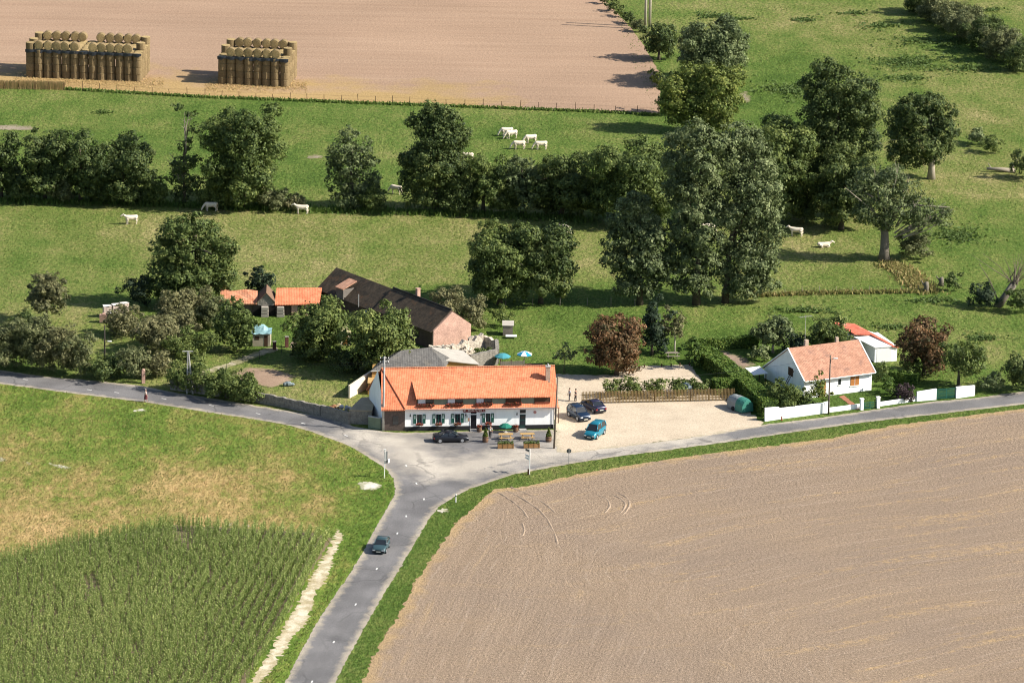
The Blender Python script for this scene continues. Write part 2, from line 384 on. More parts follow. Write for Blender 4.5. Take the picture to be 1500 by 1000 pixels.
# --- roads
def road_mat(name, c0, c1, edge, track):
    t = NT(name); pos = t.pos(); d = t.attr('d')
    c = t.mix(t.mr(t.noise(.25, 3), .35, .65, 0, 1), c0, c1)
    e = t.math('ADD', d, t.mr(t.noise(.8, 3), .3, .7, -.35, .35))
    c = t.mix(t.mr(e, .2, .95, .85, 0), c, edge)
    c = t.mix(t.math('MULTIPLY', t.mr(t.math('ABSOLUTE', t.math('SUBTRACT', t.attr('mid'), .9)), .1, .5, 1, 0), track), c, t.scale(c, 1.12))
    if name == 'asphalt':
        du = t.math('ADD', t.attr('dust'), t.mr(t.noise(.28, 4, pos, .6), .25, .75, -2.6, 2.6))
        c = t.mix(t.mr(du, .8, 6.0, .9, 0), c, (.43, .385, .32))
        p = t.math('ADD', t.attr('patch'), t.mr(t.noise(.6, 3), .3, .7, -.5, .5))
        c = t.mix(t.mr(p, .3, .5, .55, 0), c, (.15, .142, .140))
    if name == 'asphalt':      # hairline cracks and old patched strips
        vo = t.add('ShaderNodeTexVoronoi', feature='DISTANCE_TO_EDGE'); wv = t.add('ShaderNodeVectorMath', operation='ADD'); t.put(wv.inputs[0], pos); nz = t.add('ShaderNodeTexNoise'); nz.inputs['Scale'].default_value = .7; t.put(nz.inputs['Vector'], pos); t.put(wv.inputs[1], nz.outputs['Color'])
        t.put(vo.inputs['Vector'], wv.outputs[0]); vo.inputs['Scale'].default_value = .21
        c = t.mix(t.math('MULTIPLY', t.mr(vo.outputs['Distance'], .012, .03, 1, 0), t.mr(t.noise(.11, 2), .45, .6, 0, .5)), c, (.06, .058, .056))
        c = t.scale(c, t.mr(t.noise(.5, 1, t.vmul(pos, (.25, .25, 1))), .42, .56, .9, 1.06))
    c = t.scale(c, t.math('ADD', t.mr(t.noise(5, 3, pos, .7), .3, .7, .82, 1.18), t.mr(t.noise(9, 2), .3, .7, -.2, .2)))
    t.bump(t.noise(14, 2), .03, .5)
    return t.done(c, .85, .25)
ROAD_MID = [(-100,541),(0,553),(60,560),(131,569),(171,574),(240,583),(310,593),(378,605),(444,620),(507,640),(555,668),(585,700),(592,735),(581,781),(552,832),(521,884),(489,940),(455,998),(350,1200)]
ROAD_R = [(491,1000),(510,962),(535,917),(565,865),(587,830),(606,798),(628,760),(644,741),(666,727),(692,714),(720,705),(750,695),(777,690),(835,679),(899,669),(962,661),(1067,647),(1167,632),(1267,618),(1367,607),(1500,592),(1750,556)]
ROAD_U = [(1750,538),(1500,573),(1427,583),(1367,588),(1300,597),(1260,603),(1200,612),(1117,622),(1000,643),(900,655),(830,662)]
FORE = [(813,640),(811,629),(700,631),(592,634),(562,632),(550,630)]
LEFT_U = [(520,625),(490,614),(468,609),(424,602),(380,595),(327,586),(283,579),(246,573),(217,567),(200,564),(133,557),(67,551.5),(0,542),(-200,513)]
road_poly = [(417,1000),(330,1250),(405,1250)]+ROAD_R+ROAD_U+FORE+LEFT_U+LOW_L+[(490,872),(462,915),(440,955)]
DUST = [(540,640),(575,645),(610,668),(640,690),(690,684),(740,672),(800,664),(900,650),(1000,640)]
sheet('road', road_poly, .012, road_mat('asphalt', (.128, .123, .122), (.160, .153, .150), (.36, .31, .235), .5), 1.0, .5, .06,
      dict(mid=ROAD_MID, dust=DUST, patch=[(700,690),(735,680),(770,672)]))
mk = MB()
for x, y in [(37,556),(131,571),(171,575),(240,584),(310,594),(378,606),(444,620),(507,638),(552,833),(521,885),(489,940),(457,998),(582,781),(595,756),(610,708),(595,682),(621,731)]:
    w = P(x, y); i = min(range(len(ROAD_MID)), key=lambda k: (P(*ROAD_MID[k])-w).length); i = min(max(i, 1), len(ROAD_MID)-2)
    d = (P(*ROAD_MID[i+1])-P(*ROAD_MID[i-1])).normalized()*.34; n = Vector((-d.y, d.x, 0)).normalized()*.085
    mk.poly([(q.x, q.y, .03) for q in (w-d-n, w+d-n, w+d+n, w-d+n)])
struct(mk.build('road_markings', M('white_road_paint', (.62, .61, .58), .7, .2)))

# --- gravel, paths, plots
def gravel_mat(name, c0, c1, edge=None):
    t = NT(name); pos = t.pos()
    c = t.mix(t.mr(t.noise(.22, 4, pos, .6), .35, .65, 0, 1), c0, c1)
    if edge:
        e = t.math('ADD', t.attr('d'), t.mr(t.noise(.8, 3), .3, .7, -.7, .7)); c = t.mix(t.mr(e, .1, .8, .7, 0), c, edge)
    c = t.scale(c, t.math('ADD', t.mr(t.noise(3.5, 3, pos, .7), .3, .7, .84, 1.16), t.mr(t.noise(8, 2), .3, .7, -.2, .2)))
    t.bump(t.noise(9, 2), .05, .6)
    return t.done(c, .95, .1)
sheet('car_park', [(813,640),(812,600),(814,548),(860,549),(900,549),(916,538),(948,536),(1012,534.5),(1030,560),(1050,572),(1085,590),(1118,620),(1117,624),(1060,634),(1000,643),(900,656),(840,663),(815,662)], .022,
      gravel_mat('pale_gravel', (.43, .352, .260), (.50, .414, .308), (.34, .30, .21)), 1.2, .5, .15)
sheet('chalk_strip', [(494,774),(502,788),(489,817),(482,842),(462,868),(452,908),(430,930),(402,975),(378,1002),(368,1010),(364,1003),(388,965),(418,915),(440,875),(466,830),(486,796)], .025, gravel_mat('chalk_earth', (.44, .37, .26), (.60, .54, .42), (.30, .25, .13)), .8, .35, .2)
sheet('driveway', [(246,566),(250,556),(262,556),(285,545),(330,533),(360,521),(388,510),(405,508),(408,513),(380,522),(345,535),(300,549),(284,560),(283,573)], .02, gravel_mat('pale_driveway', (.28, .24, .16), (.40, .35, .25), (.17, .17, .06)), .8, .4, .1)
sheet('vegetable_plot', [(331,549),(362,538),(400,540),(434,551),(422,560),(398,568),(360,560)], .02, gravel_mat('bare_garden_soil', (.24, .165, .115), (.31, .22, .155), (.15, .15, .06)), .8, .4, .1)
sheet('yard', [(424,511),(432,492),(448,500),(446,507)], .02, gravel_mat('pinkish_yard_earth', (.27, .20, .145), (.34, .26, .19)), .8, .4, .1)
sheet('garden_plot', [(1046,515),(1060,513),(1092,524),(1108,534),(1090,541),(1075,536)], .02, MATS.get('x') or gravel_mat('tilled_garden_soil', (.22, .16, .12), (.29, .21, .155), (.07, .11, .02)), .8, .4, .1)
sheet('lawn', [(1120,612),(1140,585),(1200,583),(1276,570),(1330,566),(1395,566),(1398,585),(1350,590),(1286,600),(1215,606)], .0, grass_mat('garden_lawn', .16, False, .5), 1.0, .5, .05)
sheet('garden_path', [(1229,581),(1236,579),(1262,599),(1254,600)], .03, M('red_brick_paving', (.30, .13, .075), .9, .3), .8, .4, .03)
for px in ([(524,708),(532,705),(545,706),(557,709),(559,712),(553,716),(543,718),(530,717),(527,712)], [(640,748),(648,744),(657,746),(656,750),(645,751)], [(195,602),(205,598),(213,600),(212,602),(200,603)], [(-10,668),(4,670),(10,674),(0,677)], [(70,678),(88,681),(104,684),(98,687),(80,683)], [(36,676),(46,678),(44,681)], [(334,767),(339,766),(340,770),(336,771)], [(355,769),(366,767),(364,772)]):
    sheet('chalk_patch', px, .03, gravel_mat('white_chalk', (.42, .39, .31), (.62, .60, .53), (.22, .22, .10)), .4, .16, .16)

for px in ([(-20,184),(20,183),(48,186),(58,189),(30,191),(-20,190)], [(449,229),(460,226.5),(473,228),(470,232),(456,232.5)], [(1338,404),(1350,402),(1352,410),(1342,414)], [(1078,140),(1092,134),(1100,146),(1092,152)]):
    sheet('bare_patch', px, .012, gravel_mat('bare_earth_patch', (.20, .165, .12), (.28, .235, .17), (.14, .15, .05)), .8, .3, .22)

# --- corn: rows of plants parallel to the chalk strip
R = rng_of('corn'); CORN = wpts([(-60,835),(0,822),(55,811),(110,795),(187,782),(253,770),(300,774),(375,777),(459,782),(492,790),(466,826),(440,872),(416,914),(386,963),(360,1005),(330,1060),(-60,1060)])
d = np.array((P(495,770)-P(370,1000)).to_2d()); d /= np.linalg.norm(d); nrm = np.array([-d[1], d[0]])
lo = np.array(P(200,900).to_2d()); pts = []
for i in range(-70, 71):
    tt = np.arange(-70, 70, .2)+R.uniform(0, .2); q = lo+nrm*i*1.12+d[None]*tt[:, None]; loose = np.clip((-24-q[:, 0])/20+.25*np.sin(q[:, 1]*.2), 0, 1)[:, None]; pts.append(q+R.normal(size=(len(tt), 2))*(.05+.34*loose))
pts = np.vstack(pts); pts = pts[inside(pts, CORN)]
gap = np.array([math.sin(a*.31+1.3)*math.sin(b*.17+.4)+.5*math.sin(a*.9+b*.23) for a, b in pts])
pts = pts[(gap > -1.15) | (R.random(len(pts)) < .3)]
qs = []; ts = []
n = len(pts); H = R.uniform(1.2, 1.75, n)*(1-.15*np.sin(pts[:, 0]*.2)*np.sin(pts[:, 1]*.13)); patch = .5*np.sin(pts[:, 0]*.11+.5)*np.sin(pts[:, 1]*.07+1)
for k in range(11):
    z = H*(.2+.8*k/10.0); an = R.uniform(0, 2*np.pi, n); L = R.uniform(.22, .42, n)*(1.0 if k < 7 else .7)
    dr = np.stack([np.cos(an), np.sin(an), np.zeros(n)], 1); sd = np.stack([-np.sin(an), np.cos(an), np.zeros(n)], 1)*.058
    a = np.column_stack([pts, z]); m_ = a+dr*(L*.55)[:, None]; m_[:, 2] += L*.42; e = a+dr*L[:, None]; e[:, 2] += L*R.uniform(-.15, .3, n)
    qs.append(np.stack([a-sd*.6, a+sd*.6, m_+sd, m_-sd], 1)); qs.append(np.stack([m_-sd, m_+sd, e+sd*.3, e-sd*.3], 1))
    tv = np.clip(.40+.22*patch+R.normal(size=n)*.2+.2*k/10, 0, 1); ts += [tv, tv+.06]
st_ = np.column_stack([pts, np.zeros(n)]); tp = np.column_stack([pts, H*1.05]); w = np.tile([.025, 0, 0], (n, 1))
qs.append(np.stack([st_-w, st_+w, tp+w*.5, tp-w*.5], 1)); ts.append(np.full(n, .6))
tag(quads_mesh('corn_field', np.vstack(qs), np.concatenate(ts), LEAF['corn']), 'green corn standing in rows left of the road', 'corn', kind='stuff')
sheet('corn_soil', [(-60,830),(0,820),(55,809),(110,793),(187,780),(253,768),(300,771),(375,775),(459,780),(486,788),(462,826),(435,872),(411,914),(381,963),(356,1005),(325,1065),(-60,1065)], .014, M('corn_soil_brown', (.16, .125, .075), .95, .4), 2.0, .7, .1)

# --- grass blades that break up the rough meadow and the verges
def tufts(name, region, n, hmin, hmax, mat, tint, label, seed, keep=None, w=.05):
    R = rng_of(seed); lo, hi = region.min(0), region.max(0); p = np.zeros((0, 2))
    while len(p) < n:
        q = R.uniform(lo, hi, (n*2, 2)); q = q[inside(q, region)]
        if keep is not None: q = q[keep(q, R)]
        p = np.vstack([p, q])
    p = p[:n]; an = R.uniform(0, 2*np.pi, n); h = R.uniform(hmin, hmax, n); le = R.normal(size=(n, 2))*.8+np.array([.35, -.5])
    s = np.stack([np.cos(an), np.sin(an), np.zeros(n)], 1)*(h*w*4)[:, None]
    a = np.column_stack([p, np.full(n, .0)]); b = np.column_stack([p+le*h[:, None], h])
    q = np.stack([a-s, a+s, b+s*.8, b-s*.8], 1)
    return tag(quads_mesh(name, q, tint(p, R), mat), label, 'grass', kind='stuff')
RMW = wpts(RM[:20]+[(490,872),(462,915),(440,955),(417,1000),(395,1030),(-20,1030),(-20,545)])
def rt_(p, R): return np.clip(idw(p, RCT, 4)*1.2-.14+.22*np.sin(p[:, 0]*.33+np.sin(p[:, 1]*.4)*1.5)*np.sin(p[:, 1]*.21+1)+R.normal(size=len(p))*.17, 0, 1)
rm_clip = wpts([(-20,560)]+LOW_L[1:]+[(490,872),(462,915),(440,955),(417,1000),(365,1015),(400,955),(445,880),(485,800),(470,782),(375,775),(253,768),(187,780),(110,793),(0,822),(-20,825)])
edge_l = wpts(LOW_L+[(490,872),(462,915),(440,955),(417,1000)])
chalk = [wpts(q) for q in ([(494,770),(504,788),(484,842),(454,908),(402,978),(368,1010),(364,1003),(418,915),(466,830)], [(522,708),(532,704),(559,708),(559,714),(543,719),(527,717)], [(193,601),(205,597),(214,599),(213,602),(200,604)])]
def not_chalk(q): 
    k = np.ones(len(q), bool)
    for c in chalk: k &= ~inside(q, c)
    return k
tufts('tall_grass', rm_clip, 52000, .06, .24, LEAF['straw'], rt_, 'tall half dry meadow grass between the left road and the corn', 'tg', lambda q, R: not_chalk(q) & (line_dist(q, edge_l) > .25))
VR = wpts([(491,1003)]+ROAD_R[1:]+PL_TOP[::-1][:-1]+PL_LEFT[::-1][:-1]+[(528,1004)])
tufts('verge_grass', VR, 14000, .05, .17, LEAF['grass'], lambda p, R: np.clip(.38+R.normal(size=len(p))*.2+.15*np.sin(p[:, 0]*.5), 0, 1), 'green verge grass between the road and the ploughed field', 'vg', lambda q, R: not_chalk(q) & (line_dist(q, wpts(ROAD_R)) > .3) & ~inside(q, wpts([(638,749),(648,743),(658,746),(656,751)])))

PAS = wpts([(-30,172),(960,176),(900,20),(1530,-10),(1530,560),(1440,566),(1290,540),(1120,505),(850,540),(690,500),(440,440),(200,470),(0,530),(-30,530)])
PASX = wpts([(300,440),(480,388),(660,450),(700,510),(640,560),(300,560)])
def pas_keep(q, R):
    g = np.sin(q[:, 0]*.21+2*np.sin(q[:, 1]*.06))*np.sin(q[:, 1]*.115+1.3*np.sin(q[:, 0]*.09))
    return ~inside(q, PASX) & (R.random(len(q)) < .35+.6*(g > .1))
def pas_tint(p, R):
    return np.clip(idw(p, CTRL)*.95-.06+.16*np.sin(p[:, 0]*.21+2*np.sin(p[:, 1]*.06))*np.sin(p[:, 1]*.115+1.3*np.sin(p[:, 0]*.09))+R.normal(size=len(p))*.12, 0, 1)
tufts('pasture_tussocks', PAS, 60000, .06, .2, LEAF['grass'], pas_tint, 'tussocky pasture grass on the meadows around the farm', 'pt', pas_keep, .075)
R = rng_of('weeds'); wp = []
for x, y, rx, ry, n in [(1330,92,62,11,900),(1290,38,30,5,260),(1340,60,36,6,300),(1395,62,40,10,500),(1045,24,26,4,240),(1160,132,44,12,700),(1420,100,40,7,400),(1180,30,24,3,150),(1450,15,20,4,120),(1400,345,40,12,600),(1090,28,20,2,90),(1250,20,26,3,140),(1330,115,40,6,300),(150,165,20,3,60),(1370,440,40,6,200),(1180,455,50,5,240),(1310,480,30,5,160),(1440,495,30,6,160)]:
    a = R.uniform(0, 6.28, n); n = int(n*.62); a = a[:n]; r = np.abs(R.normal(size=n))*.62*(1+.35*np.sin(a*3+x)+.25*np.sin(a*5+y)); wp += [tuple(P(x+rx*u*math.cos(w), y+ry*u*math.sin(w))) for u, w in zip(r, a)]
wp = np.array(wp); wp = np.repeat(wp, 3, 0); n = len(wp); wp[:, :2] += R.normal(size=(n, 2))*.25; wp[:, 2] = R.uniform(.04, .24, n)
tag(quads_mesh('nettle_patches', leaf_quads(wp, unit(R.normal(size=(n, 3))*.6+np.array([0, 0, 1])), R.uniform(.13, .28, n), R, .8), np.clip(.42+R.normal(size=n)*.16, 0, 1), leafmat('nettle_leaves', (.045, .085, .018), (.088, .135, .030), (.16, .20, .06))), 'dark green nettle and thistle patches on the right pasture', 'weeds', kind='stuff')
# ------------------------------------------------------------------ trees, bushes, hedges
BARK = M('tree_bark', (.085, .070, .052), .9, .5); BARKL = M('pale_dead_wood', (.30, .26, .20), .9, .4); BIRCH = M('pale_birch_bark', (.42, .38, .31), .8, .3)
def crown_quads(lobes, size, R, dens=1.0, tint0=0.0):
    """lobes: list of (center xyz, (rx,ry,rz)) -> leaf faces in many small clumps round each lobe"""
    cs, ts = [], []
    for c, r in lobes:
        c = np.array(c); r = np.array(r); rm = r.mean()
        k = max(7, int(13*rm**1.25)); D = unit(R.normal(size=(k, 3))); D[:, 2] += .18; D = unit(D)
        sc = c+D*r*R.uniform(.45, 1.02, (k, 1)); sr = R.uniform(.24, .46, k)*min(rm, 2.4)**.7
        lt = R.normal()*.08
        for j in range(k):
            m = max(8, int(dens*4.6*sr[j]**2/(size*size)))
            d = unit(R.normal(size=(m, 3))); d = unit(d+D[j]*.6)
            p = sc[j]+d*sr[j]*R.uniform(.35, 1.25, (m, 1))*np.array([1, 1, .8])
            n = unit(d*.7+D[j]*.7+R.normal(size=(m, 3))*.5+np.array([0, 0, .3]))
            s = size*R.uniform(.5, 1.3, m)
            cs.append(leaf_quads(p, n, s, R)); ts.append(np.clip(.50+tint0*.7+lt+R.normal()*.10+R.normal(size=m)*.20, 0, 1))
        m = max(10, int(dens*3.0*rm*rm/(size*size)))      # loose leaves between the clumps
        d = unit(R.normal(size=(m, 3))); p = c+d*r*R.uniform(.55, 1.12, (m, 1)); n = unit(d+R.normal(size=(m, 3))*.5+np.array([0, 0, .3]))
        cs.append(leaf_quads(p, n, size*R.uniform(.5, 1.2, m), R)); ts.append(np.clip(.44+tint0*.7+R.normal(size=m)*.16, 0, 1))
    co = np.vstack(cs); tt = np.concatenate(ts)
    k = co[:, :, 2].min(1) > .03
    return co[k], tt[k]
def auto_lobes(R, hw, zb, zt, n, shape='oval'):
    """lobes filling a crown of half width hw between heights zb and zt (local to the foot of the tree)"""
    zc, hh = (zb+zt)/2, (zt-zb)/2
    L = [((0, 0, zc), (hw*.55, hw*.55, hh*.62))]
    for i in range(n):
        t = (i+.5)/n; z = -.78+1.56*t+R.normal()*.06
        w = math.sqrt(max(.22, 1-.8*z*z)) if shape == 'oval' else (1.05-.5*(z+1)) if shape == 'cone' else min(1, math.sqrt(max(.05, 1-z*z))*1.15+.12)
        an = i*2.4+R.uniform(-.5, .5); q = R.uniform(.42, .70)
        lr = R.uniform(.38, .52)*hw*max(.65, w)
        rad = max(0, hw*w-lr*R.uniform(.85, 1.15))
        L.append(((rad*math.cos(an), rad*math.sin(an), zc+hh*z*.92), (lr*R.uniform(.85, 1.15), lr, min(lr*R.uniform(.7, 1.15), hh*.6))))
    for i in range(max(3, n//2)):      # boughs that stick out of the rounded outline
        z = R.uniform(-.5, .95); w = math.sqrt(max(.15, 1-.85*z*z)); an = R.uniform(0, 6.28); lr = R.uniform(.13, .24)*hw; rad = hw*w*R.uniform(.88, 1.12)
        L.append(((rad*math.cos(an), rad*math.sin(an), zc+hh*z*1.02), (lr*1.3, lr*1.2, lr*.8)))
    return L
def clampl(L, zb): return [((x, y, max(z, r[2]*.55+zb*.4)), r) for (x, y, z), r in L]
def px_lobes(bx, by, lst, R):
    s = px_m(bx, by)*.955; o = []
    for (cx, cy, rx, ry) in lst:
        o.append((((cx-bx)/s*.955, R.uniform(-.45, .45)*rx/s, (by-cy)/s), (rx/s, rx/s*.95, ry/s)))
    return o
def trunk_mb(h, rad, lobes, R, limbs=6, lean=(0, 0)):
    m = MB(); k = 5
    pts = [(lean[0]*h*(i/k)**1.4+R.normal()*.06*i/k*h*.2, lean[1]*h*(i/k)+R.normal()*.02*h*i/k, h*i/k-.1*(i == 0)) for i in range(k+1)]
    m.tube(pts, [rad*(1.25 if i == 0 else 1-.62*i/k) for i in range(k+1)], 8)
    for j in range(min(limbs, len(lobes))):
        c, r = lobes[(j*3+1) % len(lobes)]; q = R.integers(2, k); a = Vector(pts[q]); b = Vector(c)
        if b.z < a.z+.2: b.z = a.z+.3
        mid = a.lerp(b, .5)+Vector((R.normal(), R.normal(), .6))*.06*(b-a).length
        m.tube([a, mid, b], [rad*.42, rad*.26, rad*.08], 6)
    return m
def tree(name, label, bx, by, top, l, r, leaf='dark', cb=None, n=9, shape='oval', size=.205, dens=1.0, rad=None, group='trees', lobes=None, cat='tree', tint=0.0, bark=None, lean=(0, 0), dead=0):
    R = rng_of(label); p = P(bx, by); s = px_m(bx, by)*.955
    zt = (by-top)/s; zb = 0 if cb is None else max(0, (by-cb)/s); hw = (r-l)/2/s*.955; off = ((l+r)/2-bx)/s*.955
    L = px_lobes(bx, by, lobes, R) if lobes else [((x+off, y, z), q) for (x, y, z), q in auto_lobes(R, hw, zb, zt, n, shape)]
    if lobes:       # boughs that break the outline
        for i in range(len(L)//2):
            q, r3 = L[R.integers(len(L))]; an = R.uniform(0, 6.28); el = R.uniform(-.2, 1.1); k = R.uniform(.25, .45)
            L.append(((q[0]+r3[0]*1.02*math.cos(an)*math.cos(el), q[1]+r3[1]*math.sin(an)*math.cos(el), q[2]+r3[2]*1.05*math.sin(el)), (r3[0]*k*1.25, r3[1]*k, r3[2]*k)))
    L = clampl(L, zb)
    t = thing(name, label, cat, p, 0, group)
    co, tt = crown_quads(L, size, R, dens, tint)
    zmax = max(c[2] for c, q in L)
    trunk_mb(max(zb*1.1, zmax*.8), rad or max(.12, hw*.075), L, R, 7, lean).build('trunk', bark or BARK, t, True)
    quads_mesh('crown', co, tt, LEAF[leaf], t)
    if dead:
        m = MB()
        for i in range(dead):
            c, q = L[R.integers(len(L))]; a = Vector((c[0]*.3, c[1]*.3, c[2]*.6)); b = Vector(c)+Vector((R.normal()*q[0]*.9, R.normal()*q[1]*.6, q[2]*R.uniform(.7, 1.5)))
            mid = a.lerp(b, .55)+Vector((R.normal(), R.normal(), R.normal()))*.3
            m.tube([a, mid, b], [.13, .08, .03], 5)
            for w in range(3):
                s0 = mid.lerp(b, R.uniform(.1, .8)); m.tube([s0, s0+Vector((R.normal()*.6, R.normal()*.6, abs(R.normal())*.9))], [.045, .015], 4)
        m.build('dead_branch', BARKL, t)
    return t
def bush(name, label, bx, by, top, l, r, leaf='dark', n=6, size=.15, dens=1.0, group='bushes', cat='bush', tint=0.0, shape='oval'):
    R = rng_of(label); p = P(bx, by); s = px_m(bx, by)*.955
    zt = (by-top)/s; hw = (r-l)/2/s*1.04; zt *= 1.05; off = ((l+r)/2-bx)/s*.955
    L = clampl([((x+off, y, z), q) for (x, y, z), q in auto_lobes(R, hw, 0, zt, n, shape)], 0)
    co, tt = crown_quads(L, size, R, dens, tint)
    return tag(quads_mesh(name, co, tt, LEAF[leaf], None, p), label, cat, group)
def hedge(name, label, px, width, height, leaf='hedge', size=.13, group='clipped hedges', lumpy=.045):
    R = rng_of(label); pts = [P(*q) for q in px]; o = pts[0]; cs, ts = [], []
    for a, b in zip(pts[:-1], pts[1:]):
        a = a-o; b = b-o; d = (b-a); L = d.length; d.normalize(); n = Vector((-d.y, d.x, 0)); d_, n_, a_ = np.array(d), np.array(n), np.array(a)
        def face(m, uu, vv, nor):
            q = a_+d_*uu[:, None]+n_*vv[0][:, None]; q[:, 2] += vv[1]
            lum = lumpy*(np.sin(uu*2.1+vv[1]*3)+np.sin(uu*.9+vv[0]*2+1))
            q += nor*(R.normal(size=m)*.05+lum)[:, None]
            nn = unit(nor+R.normal(size=(m, 3))*.5)
            cs.append(leaf_quads(q, nn, size*R.uniform(.6, 1.5, m), R, .8)); ts.append(np.clip(.5+R.normal(size=m)*.17+lum, 0, 1))
        de = 1.5/(size*size)
        m = int(L*width*de); face(m, R.uniform(0, L, m), (R.uniform(-.5, .5, m)*width, np.full(m, height)), np.array([0, 0, 1.]))
        for sg in (1, -1):
            m = int(L*height*de); face(m, R.uniform(0, L, m), (np.full(m, sg*width/2), R.uniform(0, height, m)), n_*sg)
        for e, sg in ((L, 1), (0, -1)):
            m = int(width*height*de); face(m, np.full(m, e), (R.uniform(-.5, .5, m)*width, R.uniform(0, height, m)), d_*sg)
        c = [a-n*(width*.46), b-n*(width*.46), b+n*(width*.46), a+n*(width*.46)]   # woody inside of the hedge
        top = [v+Vector((0, 0, height*.95)) for v in c]
        cs.append(np.array([[tuple(v) for v in top]]+[[tuple(v) for v in (c[i], c[(i+1) % 4], top[(i+1) % 4], top[i])] for i in range(4)])); ts.append(np.full(5, .12))
    return tag(quads_mesh(name, np.vstack(cs), np.concatenate(ts), LEAF[leaf], None, o), label, 'hedge', group)

ROW = 'trees of the long field row'
tree('field_tree', 'dark round tree cut by the left edge of the photo in the field row', 2, 291, 190, -38, 34, 'dark', None, 10, group=ROW, shape='full')
tree('field_tree', 'dark field row tree with pointed top, just right of the one at the left edge', 66, 294, 190, 30, 104, 'dark', None, 12, group=ROW, shape='full')
tree('field_tree', 'middle of three dark dense trees close together at the left of the field row', 118, 296, 196, 78, 158, 'dark', None, 12, group=ROW, shape='full')
tree('field_tree', 'dark round tree right of two equal trees, before the half dead tree of the row', 180, 298, 205, 132, 226, 'dark', None, 12, group=ROW, shape='full')
tree('half_dead_tree', 'ivy covered half dead tree with bare pale top branches beside the big round tree', 270, 300, 160, 240, 304, 'dark', None, 7, group=ROW, dead=9, dens=.8,
     lobes=[(268,285,16,14),(264,262,14,16),(284,270,14,16),(270,240,15,14),(256,248,10,10),(285,236,12,9),(272,215,9,10),(286,190,12,7),(262,160,10,4),(280,170,9,4)])
tree('field_tree', 'biggest broad round tree of the left field row, right of the half dead tree', 356, 302, 156, 298, 420, 'mid', None, 16, group=ROW, tint=-.12, shape='full')
tree('field_tree', 'loose slim tree standing alone between the two biggest trees of the field row', 515, 307, 188, 478, 562, 'grey', None, 9, group=ROW, tint=-.15, dens=.75,
     lobes=[(508,200,14,12),(505,220,22,15),(528,222,16,16),(492,240,14,12),(515,246,24,18),(538,240,16,12),(548,262,12,10),(500,270,14,18),(525,275,24,18),(545,285,14,14),(512,292,26,10),(486,262,8,28)])
tree('field_tree', 'tall dark round topped tree where the grazing cow peeps out at its left foot', 638, 310, 150, 580, 694, 'dark', None, 15, group=ROW, shape='full', tint=.06,
     lobes=[(640,235,42,55),(634,168,20,16),(618,182,20,17),(652,178,22,20),(640,200,34,24),(664,205,20,22),(606,235,20,20),(596,262,14,14),(630,240,34,28),(668,240,22,24),(600,285,16,18),(630,285,34,22),(665,282,28,22),(655,260,30,24),(590,236,9,8)])
tree('field_tree', 'low bushy hedge row tree right against the tall round topped tree', 708, 312, 224, 668, 750, 'mid', None, 8, group=ROW, tint=-.1)
tree('field_tree', 'low bushy hedge row tree in the middle of three under the white herd', 765, 314, 230, 722, 808, 'grey', None, 8, group=ROW, tint=-.14)
tree('field_tree', 'low broad hedge row tree below the herd, left of the first tall poplar', 822, 317, 224, 776, 876, 'dark', None, 9, group=ROW, tint=.08)
tree('field_tree', 'broad leafy tree at the end of the hedge row behind the left poplar', 912, 326, 208, 856, 984, 'mid', None, 13, group=ROW, tint=-.1, shape='full')
tree('field_tree', 'round dark tree behind the tall poplars on their right side', 1138, 322, 172, 1086, 1200, 'mid', None, 16, group=ROW, tint=-.08, shape='full')
tree('field_tree', 'small dark round tree peeping out above the tall poplars', 1140, 210, 164, 1122, 1160, 'dark', None, 5, group='trees on the right pasture')
PO = 'tall grey green poplars by the meadow'
tree('poplar', 'shorter leftmost poplar with a gap of meadow showing left of its crown', 937, 446, 292, 874, 990, 'grey', None, group=PO, rad=.42, tint=-.16,
     lobes=[(915,420,20,14),(945,425,18,12),(925,312,26,20),(905,330,20,16),(935,335,30,20),(898,352,18,16),(925,358,28,18),(955,352,24,20),(895,378,16,16),(920,382,26,18),(950,385,28,20),(975,380,16,18),(912,402,18,12),(940,408,26,16),(930,295,16,14),(965,405,14,14)])
tree('poplar', 'tall middle poplar with the straight trunk among the three poplars', 1020, 446, 182, 965, 1068, 'grey', None, group=PO, rad=.5, tint=-.02,
     lobes=[(1000,422,20,12),(1030,425,16,12),(1008,202,26,20),(985,218,22,20),(1025,212,26,22),(990,245,26,22),(1022,245,30,26),(1000,275,30,24),(1035,270,24,24),(985,280,18,22),(1010,308,28,24),(1038,305,20,22),(1000,340,26,20),(1028,345,28,22),(990,372,24,18),(1020,378,30,20),(1040,392,18,16),(985,398,20,14),(1018,408,22,14)])
tree('poplar', 'tall right poplar with the leaning trunk and the widest crown', 1062, 443, 190, 1036, 1142, 'grey', None, group=PO, rad=.45, tint=.03, lean=(.08, 0),
     lobes=[(1082,428,22,12),(1105,420,18,12),(1075,205,26,18),(1050,218,22,18),(1100,218,22,20),(1068,240,30,22),(1105,248,28,22),(1080,272,30,22),(1115,280,26,22),(1060,285,20,20),(1095,302,32,22),(1122,312,22,20),(1075,318,26,20),(1105,335,32,22),(1085,355,28,20),(1120,362,20,18),(1070,372,22,18),(1100,385,28,18),(1080,410,26,14),(1108,405,20,14),(1060,400,18,16),(1132,340,16,16),(1130,385,14,14),(1128,415,12,10)])
RP = 'trees on the right pasture'
